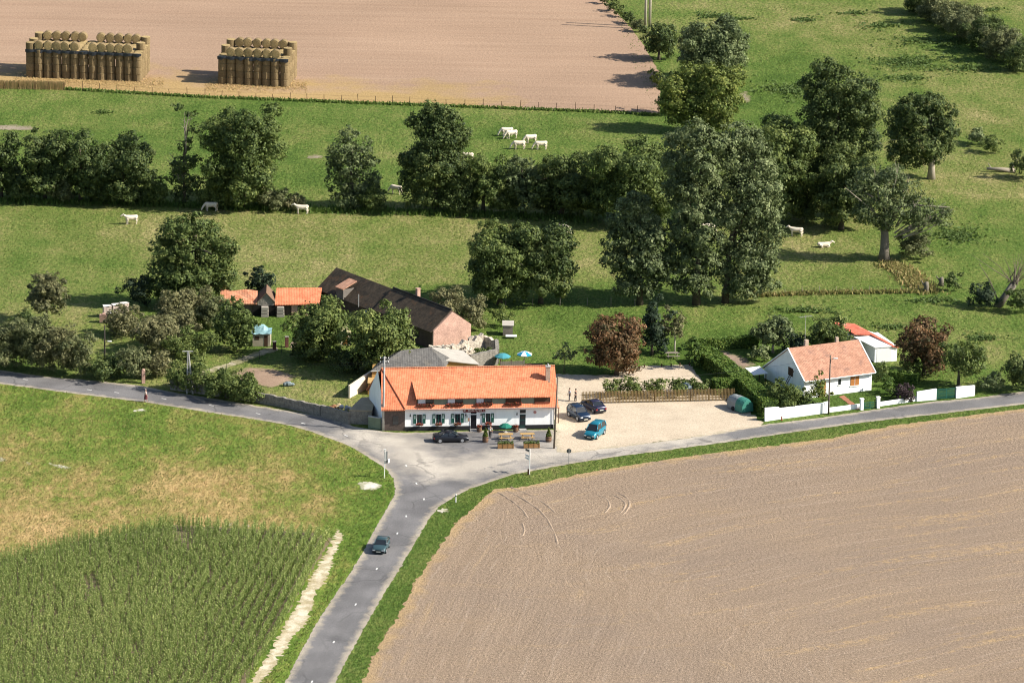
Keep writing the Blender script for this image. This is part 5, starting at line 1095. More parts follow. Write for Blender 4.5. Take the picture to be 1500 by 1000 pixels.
# ------------------------------------------------------------------ cattle
def evaluated(o, name, mat):
    dg = bpy.context.evaluated_depsgraph_get(); dg.update(); me = bpy.data.meshes.new_from_object(o.evaluated_get(dg)); me.name = name
    me.materials.clear(); me.materials.append(mat); old = o.data; bpy.data.objects.remove(o); bpy.data.meshes.remove(old)
    me.polygons.foreach_set('use_smooth', [True]*len(me.polygons)); return me
def ring(c, ry, rz_, ax='x', n=10):
    return [(c[0], c[1]+ry*math.cos(2*math.pi*k/n), c[2]+rz_*math.sin(2*math.pi*k/n)) for k in range(n)]
def cow_mesh(pose):
    m = MB(); dz = -.62 if pose == 'lying' else 0
    # trunk: rump to shoulder, deep chest narrowing to the belly
    m.loft([ring((x, 0, z+dz), ry, r) for x, z, ry, r in [(-1.02,1.18,.10,.14),(-.98,1.16,.24,.27),(-.80,1.12,.31,.34),(-.45,1.07,.33,.36),(0,1.03,.36,.40),(.4,1.05,.34,.41),(.68,1.10,.29,.38),(.88,1.14,.2,.28),(.95,1.15,.08,.12)]])
    if pose == 'graze': nk = [(.72,0,1.2,.27),(.98,0,1.02,.2),(1.22,0,.72,.16),(1.34,0,.5,.15)]; hd_ = [(1.30,0,.56,.15),(1.40,0,.40,.14),(1.47,0,.20,.10),(1.49,0,.10,.075)]
    else: nk = [(.70,0,1.18+dz,.27),(.95,0,1.33+dz,.21),(1.16,0,1.46+dz,.17),(1.26,0,1.50+dz,.15)]; hd_ = [(1.2,0,1.52+dz,.16),(1.38,0,1.46+dz,.14),(1.58,0,1.34+dz,.10),(1.68,0,1.28+dz,.08)]
    for c in (nk, hd_): m.tube([q[:3] for q in c], [q[3] for q in c], 9)
    h = hd_[0]
    for sy in (1, -1):
        m.tube([(h[0]-.02, sy*.1, h[2]+.06), (h[0]-.06, sy*.3, h[2]+.07)], [.07, .03], 6)
        m.tube([(h[0]-.03, sy*.07, h[2]+.12), (h[0]-.02, sy*.16, h[2]+.24)], [.035, .015], 5)
    if pose == 'lying':
        for sy in (1, -1):
            m.tube([(-.75, sy*.25, .42), (-.35, sy*.42, .30), (-.5, sy*.46, .10), (-.15, sy*.5, .07)], [.22, .17, .09, .06], 8)
            m.tube([(.6, sy*.2, .35), (.85, sy*.3, .18), (.6, sy*.34, .07), (.4, sy*.34, .06)], [.16, .11, .075, .06], 8)
    else:
        st = .1 if pose == 'graze' else .06
        for sy, q in ((1, st), (-1, -st)):
            m.tube([(-.80, sy*.2, 1.0), (-.72+q, sy*.2, .72), (-.92+q, sy*.2, .46), (-.86+q, sy*.2, .2), (-.84+q, sy*.2, .0)], [.24, .17, .095, .065, .085], 8)
            m.tube([(.62, sy*.18, .95), (.62-q, sy*.18, .62), (.64-q, sy*.18, .42), (.62-q, sy*.18, .18), (.64-q, sy*.18, .0)], [.19, .12, .085, .065, .085], 8)
        m.ball((-.45, 0, .72), (.2, .15, .12), 8, 6)
    m.tube([(-1.0, 0, 1.3+dz), (-1.1, 0, 1.2+dz), (-1.12, 0, .9+dz*.7), (-1.11, 0, .62+dz*.5), (-1.1, 0, .5+dz*.5)], [.06, .045, .03, .05, .02], 6)
    o = m.build('cow', MATS['cream_cattle_hide']); r = o.modifiers.new('r', 'REMESH'); r.mode = 'VOXEL'; r.voxel_size = .035; sm = o.modifiers.new('s', 'SMOOTH'); sm.iterations = 4; sm.factor = .5
    return evaluated(o, 'cow_'+pose, MATS['cream_cattle_hide'])
M('cream_cattle_hide', (.66, .57, .45), .8, .12, 1.2, .2); COWS = {k: cow_mesh(k) for k in ('graze', 'stand', 'lying')}
for x, y, pose, hd, lb in [(742,199,'graze',190,'white cow grazing, upper left of the five in the herd'),(749,203,'graze',205,'white cow grazing half in front of the upper left one of the herd'),(777,209.5,'graze',200,'white cow grazing in the middle of the herd'),(760,218.5,'graze',185,'white cow grazing lowest left of the herd of five'),(792,219,'graze',190,'white cow grazing at the lower right of the herd'),
      (684,236,'graze',175,'white cow half hidden above the low hedge row tree'),(580,284,'graze',150,'white cow hidden by the foot of the tall dark round topped tree'),(192,328,'stand',195,'white cow walking alone on the open left meadow'),(309,309,'graze',185,'white cow grazing in the tree shade below the biggest left tree'),(442,313,'stand',180,'white cow standing at the shadow edge left of the slim tree'),
      (826,342,'graze',-40,'white cow grazing with lowered head above the two wide meadow trees'),(1166,346,'stand',170,'big white cow standing in shade edge right of the poplars'),(1207,362,'lying',10,'white cow lying on the meadow left of the gnarled oak'),(1036,340,'graze',10,'white cow half hidden behind the middle poplar trunk')]:
    o = bpy.data.objects.new('cow', COWS[pose]); COL.objects.link(o); o.location = P(x, y); o.rotation_euler = (0, 0, math.radians(hd)); o.scale = (.95,)*3; tag(o, lb, 'cow', 'white cattle on the meadows')
m = MB().ball((0, 0, 0), (.28, .1, .1), 8, 5); m.ball((.3, 0, .05), .07, 6, 4); m.slab([(.1, .05, .04), (-.12, .05, .04), (-.2, .6, .2), (0, .65, .2)], .02); m.slab([(.1, -.05, .04), (-.12, -.05, .04), (-.2, -.6, .2), (0, -.65, .2)], .02); m.slab([(-.25, .05, 0), (-.25, -.05, 0), (-.45, -.09, 0), (-.45, .09, 0)], .02)
o = m.build('gull', WHITE, None, loc=P(706, 425)+Vector((0, 0, 6.6))); tag(o, 'white gull flying in front of the left wide meadow tree', 'bird')

# ------------------------------------------------------------------ cars
TYRE = M('tyre_rubber', (.02, .02, .02), .9, .2); RIM = flat('wheel_rim', (.42, .43, .45), .35, .5, .6); LAMP = flat('clear_lamp', (.6, .62, .62), .15, .6); RED = flat('red_lamp', (.30, .02, .02), .3, .5); PLATE = flat('number_plate', (.65, .64, .55), .5, .2); TRIM = M('black_plastic_trim', (.02, .02, .022), .6, .2)
def car(label, x, y, hd, paint, k, cat='car', mirrored=True, spare=False):
    t = thing(k.get('name', 'parked_car'), label, cat, P(x, y), hd, 'cars at the junction')
    L, W, H = k['L'], k['W'], k['H']; hl = L/2; zb = .2; st = k['belt']   # belt: (x, z) outline of bonnet, waist and tail from front to back
    m = MB(); rings = []
    for i, (xx, z) in enumerate(st):
        e = abs(xx)/hl; w = W/2*(1-.13*max(0, (e-.6)/.4)**2); zl = zb+(.14 if i in (0, len(st)-1) else 0)
        rings.append([(xx, -w*.93, zl), (xx, -w, zl+.18), (xx, -w, z*.62+.1), (xx, -w*.93, z-.03), (xx, -w*.80, z), (xx, 0, z+.025), (xx, w*.80, z), (xx, w*.93, z-.03), (xx, w, z*.62+.1), (xx, w, zl+.18), (xx, w*.93, zl)])
    m.loft(rings)
    a, b, c, d = k['house']; wz = k['waist']; wb, wt = W/2*.90, W/2*.74     # windscreen foot, windscreen top, roof end, rear window foot
    roof = [[(b, s*wt, H-.05) for s in (-1, 1)], [(c, s*wt, H-.05) for s in (-1, 1)]]
    mid = (b+c)/2
    m.loft([[(b, -wt, H-.07), (b, -wt*.9, H-.03), (b, 0, H-.015), (b, wt*.9, H-.03), (b, wt, H-.07)], [(mid, -wt*1.02, H-.03), (mid, -wt*.9, H+.01), (mid, 0, H+.03), (mid, wt*.9, H+.01), (mid, wt*1.02, H-.03)], [(c, -wt, H-.08), (c, -wt*.9, H-.04), (c, 0, H-.02), (c, wt*.9, H-.04), (c, wt, H-.08)]])
    for s in (-1, 1):
        for (x0, x1, w_) in ((a, b, .05), (d, c, .07)): m.tube([(x0, s*wb, wz-.03), (x1, s*wt, H-.06)], w_, 5)
        q = a+(d-a)*.5; m.tube([(q, s*wb*1.0, wz-.03), (mid, s*wt, H-.06)], .045, 5)
    body = m.build('body', paint, t, True)
    g = MB(); g.add([(a, -wb, wz), (a, wb, wz), (b, wt, H-.06), (b, -wt, H-.06)], [(0, 1, 2, 3)]); g.build('windscreen', GLASS, t)
    g = MB(); g.add([(d, -wb, wz), (d, wb, wz), (c, wt, H-.08), (c, -wt, H-.08)], [(0, 1, 2, 3)]); g.build('rear_window', GLASS, t)
    for s in (-1, 1):
        g = MB(); g.add([(a, s*wb, wz), (d, s*wb, wz), (c, s*wt, H-.08), (b, s*wt, H-.06)], [(0, 1, 2, 3)]); g.build('side_window', GLASS, t)
        m = MB().box(a-.28, a-.12, s*(W/2+.02)-.09, s*(W/2+.02)+.09, wz-.02, wz+.13); m.build('mirror', k.get('mirror', TRIM), t)
        z = st[0][1]; x0 = st[0][0]
        MB().box(x0-.16, x0+.012, s*W*.34-.16, s*W*.34+.16, z-.16, z-.02).build('headlight', LAMP, t)
        z = st[-1][1]; x1 = st[-1][0]
        MB().box(x1-.012, x1+.1, s*W*.38-.11, s*W*.38+.11, z-.24, z-.06).build('tail_light', RED, t)
    x0 = st[0][0]; x1 = st[-1][0]
    MB().box(x0-.05, x0+.05, -W*.42, W*.42, .3, .46).build('bumper', k.get('bumper', TRIM), t); MB().box(x1-.05, x1+.05, -W*.42, W*.42, .32, .5).build('bumper', k.get('bumper', TRIM), t)
    MB().box(x0+.04, x0+.062, -.26, .26, .34, .44).build('number_plate', PLATE, t); MB().box(x1-.064, x1-.04, -.26, .26, .52, .62).build('number_plate', PLATE, t)
    MB().box(x0-.02, x0+.02, -.33, .33, .5, .6).build('grille', TRIM, t)
    r = k.get('wheel', .31)
    for xx in (hl-.82, -hl+.78):
        for s in (-1, 1):
            yy = s*(W/2-.1); w = MB().tube([(xx, yy-.1, r), (xx, yy-.085, r), (xx, yy+.085, r), (xx, yy+.1, r)], [r*.9, r, r, r*.9], 18).build('wheel', TYRE, t)
            MB().tube([(xx, yy+s*.105, r), (xx, yy+s*.112, r)], [r*.66, r*.6], 14).build('rim', RIM, w)
            MB().tube([(xx, s*(W/2-.03), r+.02), (xx, s*(W/2+.004), r+.02)], [r*1.17, r*1.17], 18).build('wheel_arch', TRIM, body)
    if spare:
        MB().tube([(x1-.02, 0, .85), (x1-.2, 0, .85)], [.34, .33], 16).build('spare_wheel', M('pinkish_spare_cover', (.50, .40, .37), .5, .1), t)
    return t
paint = lambda n, c: flat(n, c, .28, .5, .25)
COUPE = dict(L=4.45, W=1.7, H=1.36, belt=[(2.22,.62),(2.12,.70),(1.5,.82),(.95,.90),(-.2,.93),(-1.3,.96),(-1.9,.98),(-2.15,.95),(-2.22,.80)], house=(.95,.18,-.85,-1.55), waist=.93)
HATCH = dict(L=3.85, W=1.64, H=1.42, belt=[(1.92,.64),(1.84,.74),(1.35,.85),(.9,.93),(-.2,.96),(-1.2,.98),(-1.75,1.0),(-1.92,.95)], house=(.92,.30,-1.25,-1.8), waist=.96)
SEDAN = dict(L=4.4, W=1.70, H=1.42, belt=[(2.2,.62),(2.1,.72),(1.5,.84),(1.0,.92),(-.2,.95),(-1.2,.97),(-1.75,1.0),(-2.1,.98),(-2.2,.82)], house=(1.0,.3,-.95,-1.55), waist=.95)
VAN = dict(L=4.0, W=1.66, H=1.80, belt=[(2.0,.66),(1.92,.82),(1.5,.95),(1.2,1.03),(.2,1.08),(-1.0,1.1),(-1.9,1.1),(-2.0,1.05)], house=(1.25,.62,-1.72,-1.95), waist=1.08)
JEEP = dict(L=3.9, W=1.70, H=1.68, belt=[(1.95,.78),(1.85,.90),(1.3,.98),(.85,1.04),(-.2,1.06),(-1.2,1.06),(-1.8,1.06),(-1.95,1.0)], house=(.85,.40,-1.5,-1.88), waist=1.05, wheel=.36)
car('black low coupe parked along the front of the white inn', 660, 646, yaw+.02, paint('black_car_paint', (.014, .016, .022)), COUPE)
car('bright teal small van parked on the gravel', 871.5, 638.5, math.radians(-113), paint('teal_car_paint', (.018, .19, .27)), VAN, 'van')
car('dark blue off-road car with round spare wheel cover on its back', 847.5, 612.5, math.radians(-62), paint('dark_blue_car_paint', (.010, .024, .055)), JEEP, spare=True)
car('dark purple blue saloon parked against the picket fence', 869, 600, math.radians(118), paint('dark_purple_car_paint', (.022, .022, .05)), SEDAN)
car('grey green small car driving towards the viewer on the lower road', 558.5, 805, head(572, 790, 540, 846), paint('grey_green_car_paint', (.045, .085, .095)), dict(HATCH, name='moving_car', mirror=paint('pale_grey_paint', (.4, .42, .43))))

# ------------------------------------------------------------------ people
SKIN = M('skin', (.45, .27, .19), .6, .08); HAIR = M('dark_hair', (.03, .022, .016), .7, .2); HAIRW = M('grey_hair', (.35, .32, .29), .7, .2)
def skin_mesh(name, verts, edges, rad, mat):
    me = bpy.data.meshes.new(name); me.from_pydata(verts, edges, []); o = bpy.data.objects.new(name, me); COL.objects.link(o)
    o.modifiers.new('s', 'SKIN'); 
    for i, v in enumerate(me.skin_vertices[0].data): v.radius = rad[i] if isinstance(rad[i], tuple) else (rad[i], rad[i]); v.use_root = i == 0
    sd = o.modifiers.new('d', 'SUBSURF'); sd.levels = 1
    return evaluated(o, name, mat)
def person(label, x, y, hd, top, legs, step=.16, skirt=False, hair=HAIR, arms=.12, sc=1.0):
    t = bpy.data.objects.new('person', None)
    V = [(0,0,.95),(0,0,1.12),(0,0,1.36),(0,0,1.5),(0.01,0,1.62),(.015,0,1.72)]; E = [(0,1),(1,2),(2,3),(3,4),(4,5)]; Rr = [(.13,.10),(.12,.09),(.15,.095),.05,(.085,.095),.07]
    for s in (1, -1):
        i = len(V); f = s*step
        V += [(0,s*.09,.88),(f*.6+.02,s*.10,.48),(f,s*.10,.08),(f+.14,s*.11,.03)]; E += [(0,i),(i,i+1),(i+1,i+2),(i+2,i+3)]; Rr += [.085,.058,.042,.032]
        i = len(V); g = -s*arms
        V += [(0,s*.19,1.38),(g*.4-.02,s*.24,1.12),(g+.06,s*.25,.88),(g+.09,s*.25,.79)]; E += [(2,i),(i,i+1),(i+1,i+2),(i+2,i+3)]; Rr += [.055,.042,.03,.026]
        hnd = (g+.09, s*.25, .79)
        for q in range(5):
            i2 = len(V); off = (-.028+.018*q) if q < 4 else .045
            V += [(hnd[0]+off, hnd[1], hnd[2]-(.06 if q < 4 else .02)), (hnd[0]+off+.012, hnd[1]-s*.012, hnd[2]-(.105+.012*(1.5-abs(q-1.5)) if q < 4 else .06))]; E += [(i+3,i2),(i2,i2+1)]; Rr += [.010,.008]
    me = skin_mesh('person', V, E, Rr, SKIN)
    o = bpy.data.objects.new('person', me); COL.objects.link(o); o.location = P(x, y); o.rotation_euler = (0, 0, hd); o.scale = (sc,)*3; tag(o, label, 'person')
    m = MB()   # face and hair
    for s in (1, -1): m.ball((.098, s*.032, 1.655), .012, 5, 4)
    m.build('eyes', HAIR, o); MB().ball((.112, 0, 1.63), (.018, .012, .02), 6, 4).build('nose', SKIN, o)
    MB().ball((-.02, 0, 1.69), (.108, .10, .10), 10, 7).build('hair', hair, o, True)
    V2 = [(0,0,.95),(0,0,1.15),(0,0,1.38),(0,.19,1.39),(-arms*.35-.02,.24,1.13),(0,-.19,1.39),(arms*.35-.02,-.24,1.13)]
    c = bpy.data.objects.new('shirt', skin_mesh('shirt', V2, [(0,1),(1,2),(2,3),(3,4),(2,5),(5,6)], [(.165,.125),(.15,.115),(.16,.115),.075,.06,.075,.06], top)); COL.objects.link(c); c.parent = o
    if skirt:
        m = MB(); n = 12; m.loft([[(r*math.cos(2*math.pi*k/n)*.85, r*math.sin(2*math.pi*k/n), z) for k in range(n)] for z, r in ((1.02,.16),(.9,.2),(.5,.27),(.42,.28))]); m.build('skirt', legs, o, True)
    else:
        V3 = [(0,0,1.0),(0,.09,.88),(step*.6+.02,.10,.48),(step,.10,.1),(0,-.09,.88),(-step*.6+.02,-.10,.48),(-step,-.10,.1)]
        c = bpy.data.objects.new('trousers', skin_mesh('trousers', V3, [(0,1),(1,2),(2,3),(0,4),(4,5),(5,6)], [(.15,.115),.105,.078,.06,.105,.078,.06], legs)); COL.objects.link(c); c.parent = o
    m = MB()
    for s in (1, -1): m.ball((s*step+.07, s*.105, .04), (.14, .05, .045), 8, 5)
    m.build('shoes', TRIM, o)
    return o
person('person in white shirt and dark trousers standing before the inn tables', 718, 641.5, math.radians(80), M('white_cotton', (.75, .74, .72), .8, .1), M('black_cloth', (.02, .02, .025), .8, .2), .1)
person('person in pale pink top and dark red skirt walking along the left road', 213.5, 588.5, math.radians(10), M('pink_white_cloth', (.62, .50, .47), .8, .15), M('dark_red_cloth', (.13, .035, .04), .8, .2), .2, True, HAIRW, .18)
person('person in pale blue top at the gravel yard behind the inn', 834, 587, math.radians(200), M('pale_blue_cloth', (.34, .38, .48), .8, .15), M('grey_cloth', (.12, .12, .14), .8, .2), .08)
person('person in dark clothes standing by the end of the picket fence', 843, 588, math.radians(150), M('black_cloth', ()), M('black_cloth', ()), .06)

# ------------------------------------------------------------------ tables, planters, parasols, pots
def place(proto_fn, spots, name, cat, group):
    o0 = None
    for x, y, rz, lb in spots:
        if o0 is None: o0 = thing(name, lb, cat, P(x, y), rz, group); proto_fn(o0); o = o0
        else: o = copy_tree(o0); o.location = P(x, y); o.rotation_euler = (0, 0, rz); o['label'] = lb
def picnic(t, mat=None):
    w = mat or TWOOD
    m = MB()
    for k in range(5): m.box(-.9, .9, -.38+.155*k, -.38+.155*k+.14, .72, .76)
    m.build('table_top', w, t)
    for s in (1, -1):
        m = MB()
        for k in range(2): m.box(-.9, .9, s*.78-.14+.145*k, s*.78-.005+.145*k, .43, .47)
        m.build('bench', w, t)
    for xx in (-.62, .56):
        m = MB(); m.box(xx+.061, xx+.12, -.85, .85, .36, .43); m.tube([(xx, -.3, .72), (xx, -.62, 0)], .045, 4); m.tube([(xx, .3, .72), (xx, .62, 0)], .045, 4); m.build('leg', w, t)
place(picnic, [(741, 643.5, yaw, 'honey coloured picnic table before the inn, the left of two'), (772.5, 643, yaw, 'honey coloured picnic table before the inn, the right of two')], 'picnic_table', 'picnic table', 'picnic tables before the inn')
place(lambda t: picnic(t, GWOOD), [(985, 524, .1, 'grey weathered picnic table under the birch on the lawn')], 'picnic_table', 'picnic table', 'picnic tables behind')
def planter(t):
    m = MB(); m.box(-1.0, 1.0, -.3, -.25, .06, .62); m.box(-1.0, 1.0, .25, .3, .06, .62); m.box(-1.0, -.95, -.25, .25, .06, .62); m.box(.95, 1.0, -.25, .25, .06, .62)
    for xx in (-1.03, -.36, .3, .95): m.box(xx, xx+.08, -.335, -.301, 0, .64)
    m.build('box', M('planter_wood', (.27, .15, .06), .8, .35), t); MB().box(-.94, .94, -.24, .24, .06, .5).build('soil', M('corn_soil_brown', ()), t)
    R = rng_of('pl'); n = 420; p = np.column_stack([R.uniform(-1, 1, n), R.uniform(-.3, .3, n), .55+np.abs(R.normal(size=n))*.16]); quads_mesh('plants', leaf_quads(p, unit(R.normal(size=(n, 3))), R.uniform(.06, .12, n), R, .7), np.clip(.35+R.normal(size=n)*.2, 0, 1), LEAF['mid'], t)
place(planter, [(740.5, 656, yaw, 'long wooden planter box beside the road, the left of two'), (778.5, 655.5, yaw, 'long wooden planter box beside the road, the right of two')], 'planter_box', 'planter', 'planter boxes before the inn')
def barrel(r, h, plant):
    def f(t):
        m = MB().tube([(0, 0, 0), (0, 0, h*.25), (0, 0, h*.5), (0, 0, h*.75), (0, 0, h)], [r*.85, r*.97, r, r*.97, r*.88], 14); b = m.build('barrel', M('barrel_wood', (.17, .095, .055), .8, .35), t)
        m = MB()
        for z in (.22, .78): m.tube([(0, 0, h*z-.03), (0, 0, h*z+.03)], [r*1.0, r*1.0], 14)
        m.build('hoop', DMETAL, b)
        R = rng_of('bar%s' % plant); n = 700 if plant == 'conifer' else 200
        if plant == 'conifer': z = R.uniform(0, 1, n)**1.3; an = R.uniform(0, 6.3, n); q = (1-z)*.38*np.sqrt(R.uniform(.3, 1, n)); p = np.column_stack([q*np.cos(an), q*np.sin(an), h+z*1.15])
        else: p = np.column_stack([R.normal(size=n)*r*.4, R.normal(size=n)*r*.4, h+np.abs(R.normal(size=n))*.12])
        quads_mesh('plant', leaf_quads(p, unit(R.normal(size=(n, 3))), R.uniform(.06, .11, n), R, .7), np.clip(.4+R.normal(size=n)*.2, 0, 1), LEAF['yellow' if plant == 'conifer' else 'flower'], t)
    return f
place(barrel(.4, .75, 'conifer'), [(711, 647, 0, 'barrel pot with small conifer left of the picnic tables'), (803.5, 646.5, 1, 'barrel pot with small conifer by the corner of the inn')], 'barrel_pot', 'plant pot', 'barrel pots before the inn')
place(barrel(.34, .65, 'low'), [(702, 632, 0, 'low wooden barrel beside the dark entrance door'), (755.5, 632, 1, 'low wooden barrel left of the green glazed door')], 'barrel', 'barrel', 'low barrels at the inn wall')
def parasol(label, x, y, rz, h, r, mat, mat2=None, tilt=0):
    t = thing('parasol', label, 'parasol', P(x, y), rz, 'parasols'); m = MB(); n = 8; c = [(r*math.cos(2*math.pi*k/n), r*math.sin(2*math.pi*k/n), h-.42) for k in range(n)]
    c2 = [(r*.5*math.cos(2*math.pi*k/n), r*.5*math.sin(2*math.pi*k/n), h-.13) for k in range(n)]
    lo = [(x_*1.0, y_*1.0, z-.1) for x_, y_, z in c]
    for k in range(n):
        m.m = k % 2 if mat2 else 0; j = (k+1) % n
        m.add([(0, 0, h), c2[k], c2[j]], [(0, 1, 2)]); m.add([c2[k], c[k], c[j], c2[j]], [(0, 1, 2, 3)]); m.add([c[k], lo[k], lo[j], c[j]], [(0, 1, 2, 3)])
    m.build('canopy', [mat, mat2 or mat], t); MB().tube([(0, 0, 0), (0, 0, h+.06)], .03, 6).build('pole', CONC, t); MB().cyl((0, 0, 0), (0, 0, .1), .3, 12).build('base', CONC, t)
    for k in range(n): MB().tube([(0, 0, h-.5), (c2[k][0], c2[k][1], c2[k][2]-.02)], .01, 4).build('rib', DMETAL, t)
BLU = flat('blue_parasol_cloth', (.03, .26, .42), .8, .1); GRP = flat('green_parasol_cloth', (.02, .14, .10), .8, .1)
parasol('low dark green parasol before the inn wall left of the second door', 740, 633, yaw, 1.25, .85, GRP)
parasol('turquoise blue parasol behind the stone ruin, left of the striped one', 736, 538, 0, 2.0, 1.1, flat('turquoise_cloth', (.06, .24, .28), .8, .1))
parasol('blue and white parasol on the grass behind the inn', 768, 536, .3, 2.1, 1.05, BLU, M('white_cotton', ()))
t = thing('terrace_screen', 'weathered wooden terrace screen with posts behind the inn roof', 'screen', P(748, 541), yaw+.05)
m = MB()
for k in range(11): m.box(-1.4+.3*k, -1.4+.3*k+.27, 0, .04, .1, 1.15)
m.build('boards', GWOOD, t)
for xx in (-1.45, 0, 1.75): MB().box(xx, xx+.12, .041, .16, 0, 1.4).build('post', DWOOD, t)
t = thing('terrace_table', 'dark wooden table and bench set on the terrace right of the parasols', 'table', P(782, 541), .1)
MB().box(-1.2, 1.2, -.4, .4, .68, .75).build('table_top', DWOOD, t)
for xx in (-1.1, 1.0): MB().box(xx, xx+.1, -.35, .35, 0, .68).build('leg', DWOOD, t)
m = MB(); m.box(-1.2, 1.2, -.95, -.65, .4, .45); m.box(-1.1, -1.0, -.9, -.7, 0, .4); m.box(1.0, 1.1, -.9, -.7, 0, .4); m.build('bench', OWOOD, t)
# tarpaulin covered trailer
t = thing('covered_trailer', 'trailer under a rounded grey and green tarpaulin beside the dark hedge', 'trailer', P(1084, 600), math.radians(-58))
def tarp(x0, x1, mat, nm):
    R = rng_of(nm); K = 5; rings = []
    for i in range(K+1):
        x = x0+(x1-x0)*i/K; e = 1-.10*(abs(x)/1.7)**4
        rings.append([(x, 1.0*e*math.cos(a)*(1.0 if abs(math.cos(a)) < .9 else 1.0), .35+1.5*e*math.sin(a)**.6+R.normal()*.02) if 0 < a < math.pi else (x, (1.0 if a <= 0 else -1.0)*e*1.02, .15) for a in [0]+[math.pi*q/10 for q in range(1, 10)]+[math.pi]])
    MB().loft(rings).build(nm, mat, t, False)
tarp(-1.75, .25, M('grey_tarpaulin', (.22, .24, .24), .6, .25, 2.5, .3), 'grey_tarpaulin'); tarp(.27, 1.75, M('green_tarpaulin', (.038, .17, .13), .55, .3, 2.5, .35), 'green_tarpaulin')
MB().box(-1.6, 1.6, -.85, .85, .3, .5).build('bed', DMETAL, t)
for s in (1, -1): MB().cyl((-.1, s*1.0, .3), (-.1, s*1.14, .3), .3, 14).build('wheel', TYRE, t)
t = thing('low_dome', 'low grey blue dome shaped cover behind the picket fence', 'cover', P(1004, 577), 0); m = MB(); m.loft([[(r*math.cos(2*math.pi*k/14), r*.7*math.sin(2*math.pi*k/14), z) for k in range(14)] for z, r in ((0, 1.2), (.6, 1.15), (1.1, .95), (1.45, .6), (1.6, .2))]); m.build('cover', M('grey_blue_cover', (.16, .20, .21), .7, .2), t, True); MB().tube([(-1.2, .1, 0), (-1.2, .1, 1.6)], [.07, .06], 7).build('post', WHITE, t)
for i, (x, y) in enumerate([(928,538),(944,538),(969,537),(983,536.5),(996,536),(1010,535.5)]):
    tag(MB().tube([(0, 0, 0), (0, 0, .42)], [.09, .08], 7).build('edge_post', DWOOD, None, loc=P(x, y)), f'short wooden edge post on the back rim of the gravel yard, {ORD[i+1]} from left', 'post', 'short posts at the gravel yard')

# ------------------------------------------------------------------ poles, lamps, wires, signs
PW = M('pole_wood', (.13, .105, .085), .9, .35)
def pole(label, x, y, top, mat, r=.12, arms=None, lean=0.0, cat='pole', name='utility_pole', lamp=0, group=None):
    h = hgt(x, y, top); t = thing(name, label, cat, P(x, y), 0, group); MB().tube([(0, 0, -.05), (lean*h*.5, 0, h*.5), (lean*h, 0, h)], [r, r*.85, r*.66], 9).build('pole', mat, t, True)
    if arms:
        m = MB(); 
        for z in arms: m.box(lean*h-.55, lean*h+.55, -.05, .05, h-z-.05, h-z+.05)
        c = m.build('crossarm', DMETAL, t); m = MB()
        for z in arms:
            for xx in (-.5, -.18, .18, .5): m.tube([(lean*h+xx, 0, h-z+.05), (lean*h+xx, 0, h-z+.22)], [.045, .035], 6)
        m.build('insulator', WHITE, t)
    if lamp:
        z = h-lamp; m = MB().tube([(lean*h, 0, z), (lean*h+.45, -.15, z+.18)], .03, 5); a = m.build('lamp_arm', DMETAL, t); MB().loft([[(x_, y_*w-.15, z+.2+zz) for y_, zz in ((-1, 0), (-.6, .1), (.6, .1), (1, 0), (.5, -.05), (-.5, -.05))] for x_, w in ((.35, .06), (.5, .13), (.8, .15), (.95, .08))]).build('lamp_head', M('pale_lamp_glass', (.6, .6, .58), .4, .1), t)
    return P(x, y)+Vector((lean*h, 0, h))
t1 = pole('tall grey concrete pole with white insulators at the dark brick inn end', 561, 630.5, 522, CONC, .17, (.3, .8), .01)
t2 = pole('brown wooden pole at the right corner of the inn', 811.5, 656.5, 552, PW, .13, None, .03)
t3 = pole('wooden lamp pole in front of the white garden wall', 1213.5, 606.5, 520, PW, .12, None, 0, 'lamp pole', 'street_lamp', .6)
t4 = pole('dark wooden lamp pole in the overgrown left garden', 153.5, 545, 476, M('dark_pole_wood', (.05, .042, .035), .9, .3), .12, None, 0, 'lamp pole', 'street_lamp', 2.4)
t = thing('a_frame_pole', 'A shaped concrete pole of two legs over the roadside bushes', 'pole', P(274, 576), 0); h = hgt(274, 576, 514)
for s in (0, .75): MB().tube([(s*1.0, 0, -.05), (.1+s*.1, 0, h)], [.13, .1], 7).build('leg', CONC, t)
m = MB(); m.box(-.05, .55, -.05, .05, h*.5, h*.5+.1); m.box(-.6, .8, -.06, .06, h-.1, h+.02); m.build('crossarm', CONC, t); MB().box(-.16, .16, -.3, -.12, .7, 1.5).build('meter_box', WHITE, t)
t6 = P(274, 576)+Vector((.1, 0, h))
for x, y, lb in [(945,43,'left of the two tall pale poles standing at the top edge'),(951.5,40,'right of the two tall pale poles standing at the top edge')]:
    t = thing('utility_pole', lb, 'pole', P(x, y), 0, 'twin poles at the stubble field'); MB().tube([(0, 0, -.1), (.05, 0, 11)], [.26, .19], 9).build('pole', M('pale_pole', (.40, .36, .28), .9, .25), t, True); MB().box(-.9, .9, -.07, .07, 10.4, 10.55).build('crossarm', DMETAL, t)
def wire(label, a, b, sag, n=3):
    m = MB(); o = a
    for k in range(n):
        of = Vector((0, 0, -.25*k)); m.tube([(a-o)+((b-a)*(q/12))+of-Vector((0, 0, sag*4*(q/12)*(1-q/12))) for q in range(13)], .012, 4)
    tag(m.build('overhead_wire', DMETAL, None, loc=o), label, 'wire', 'overhead wires')
wire('overhead wires crossing above the inn roof', t1+Vector((0, 0, -.4)), t2+Vector((0, 0, -.2)), .7, 2)
wire('overhead wires from the inn corner pole to the lamp pole at the white house', t2+Vector((0, 0, -.3)), t3+Vector((0, 0, -.2)), 1.0, 1)
wire('overhead wires from the A shaped pole to the concrete pole', t6, t1+Vector((0, 0, -.5)), 1.0, 2)
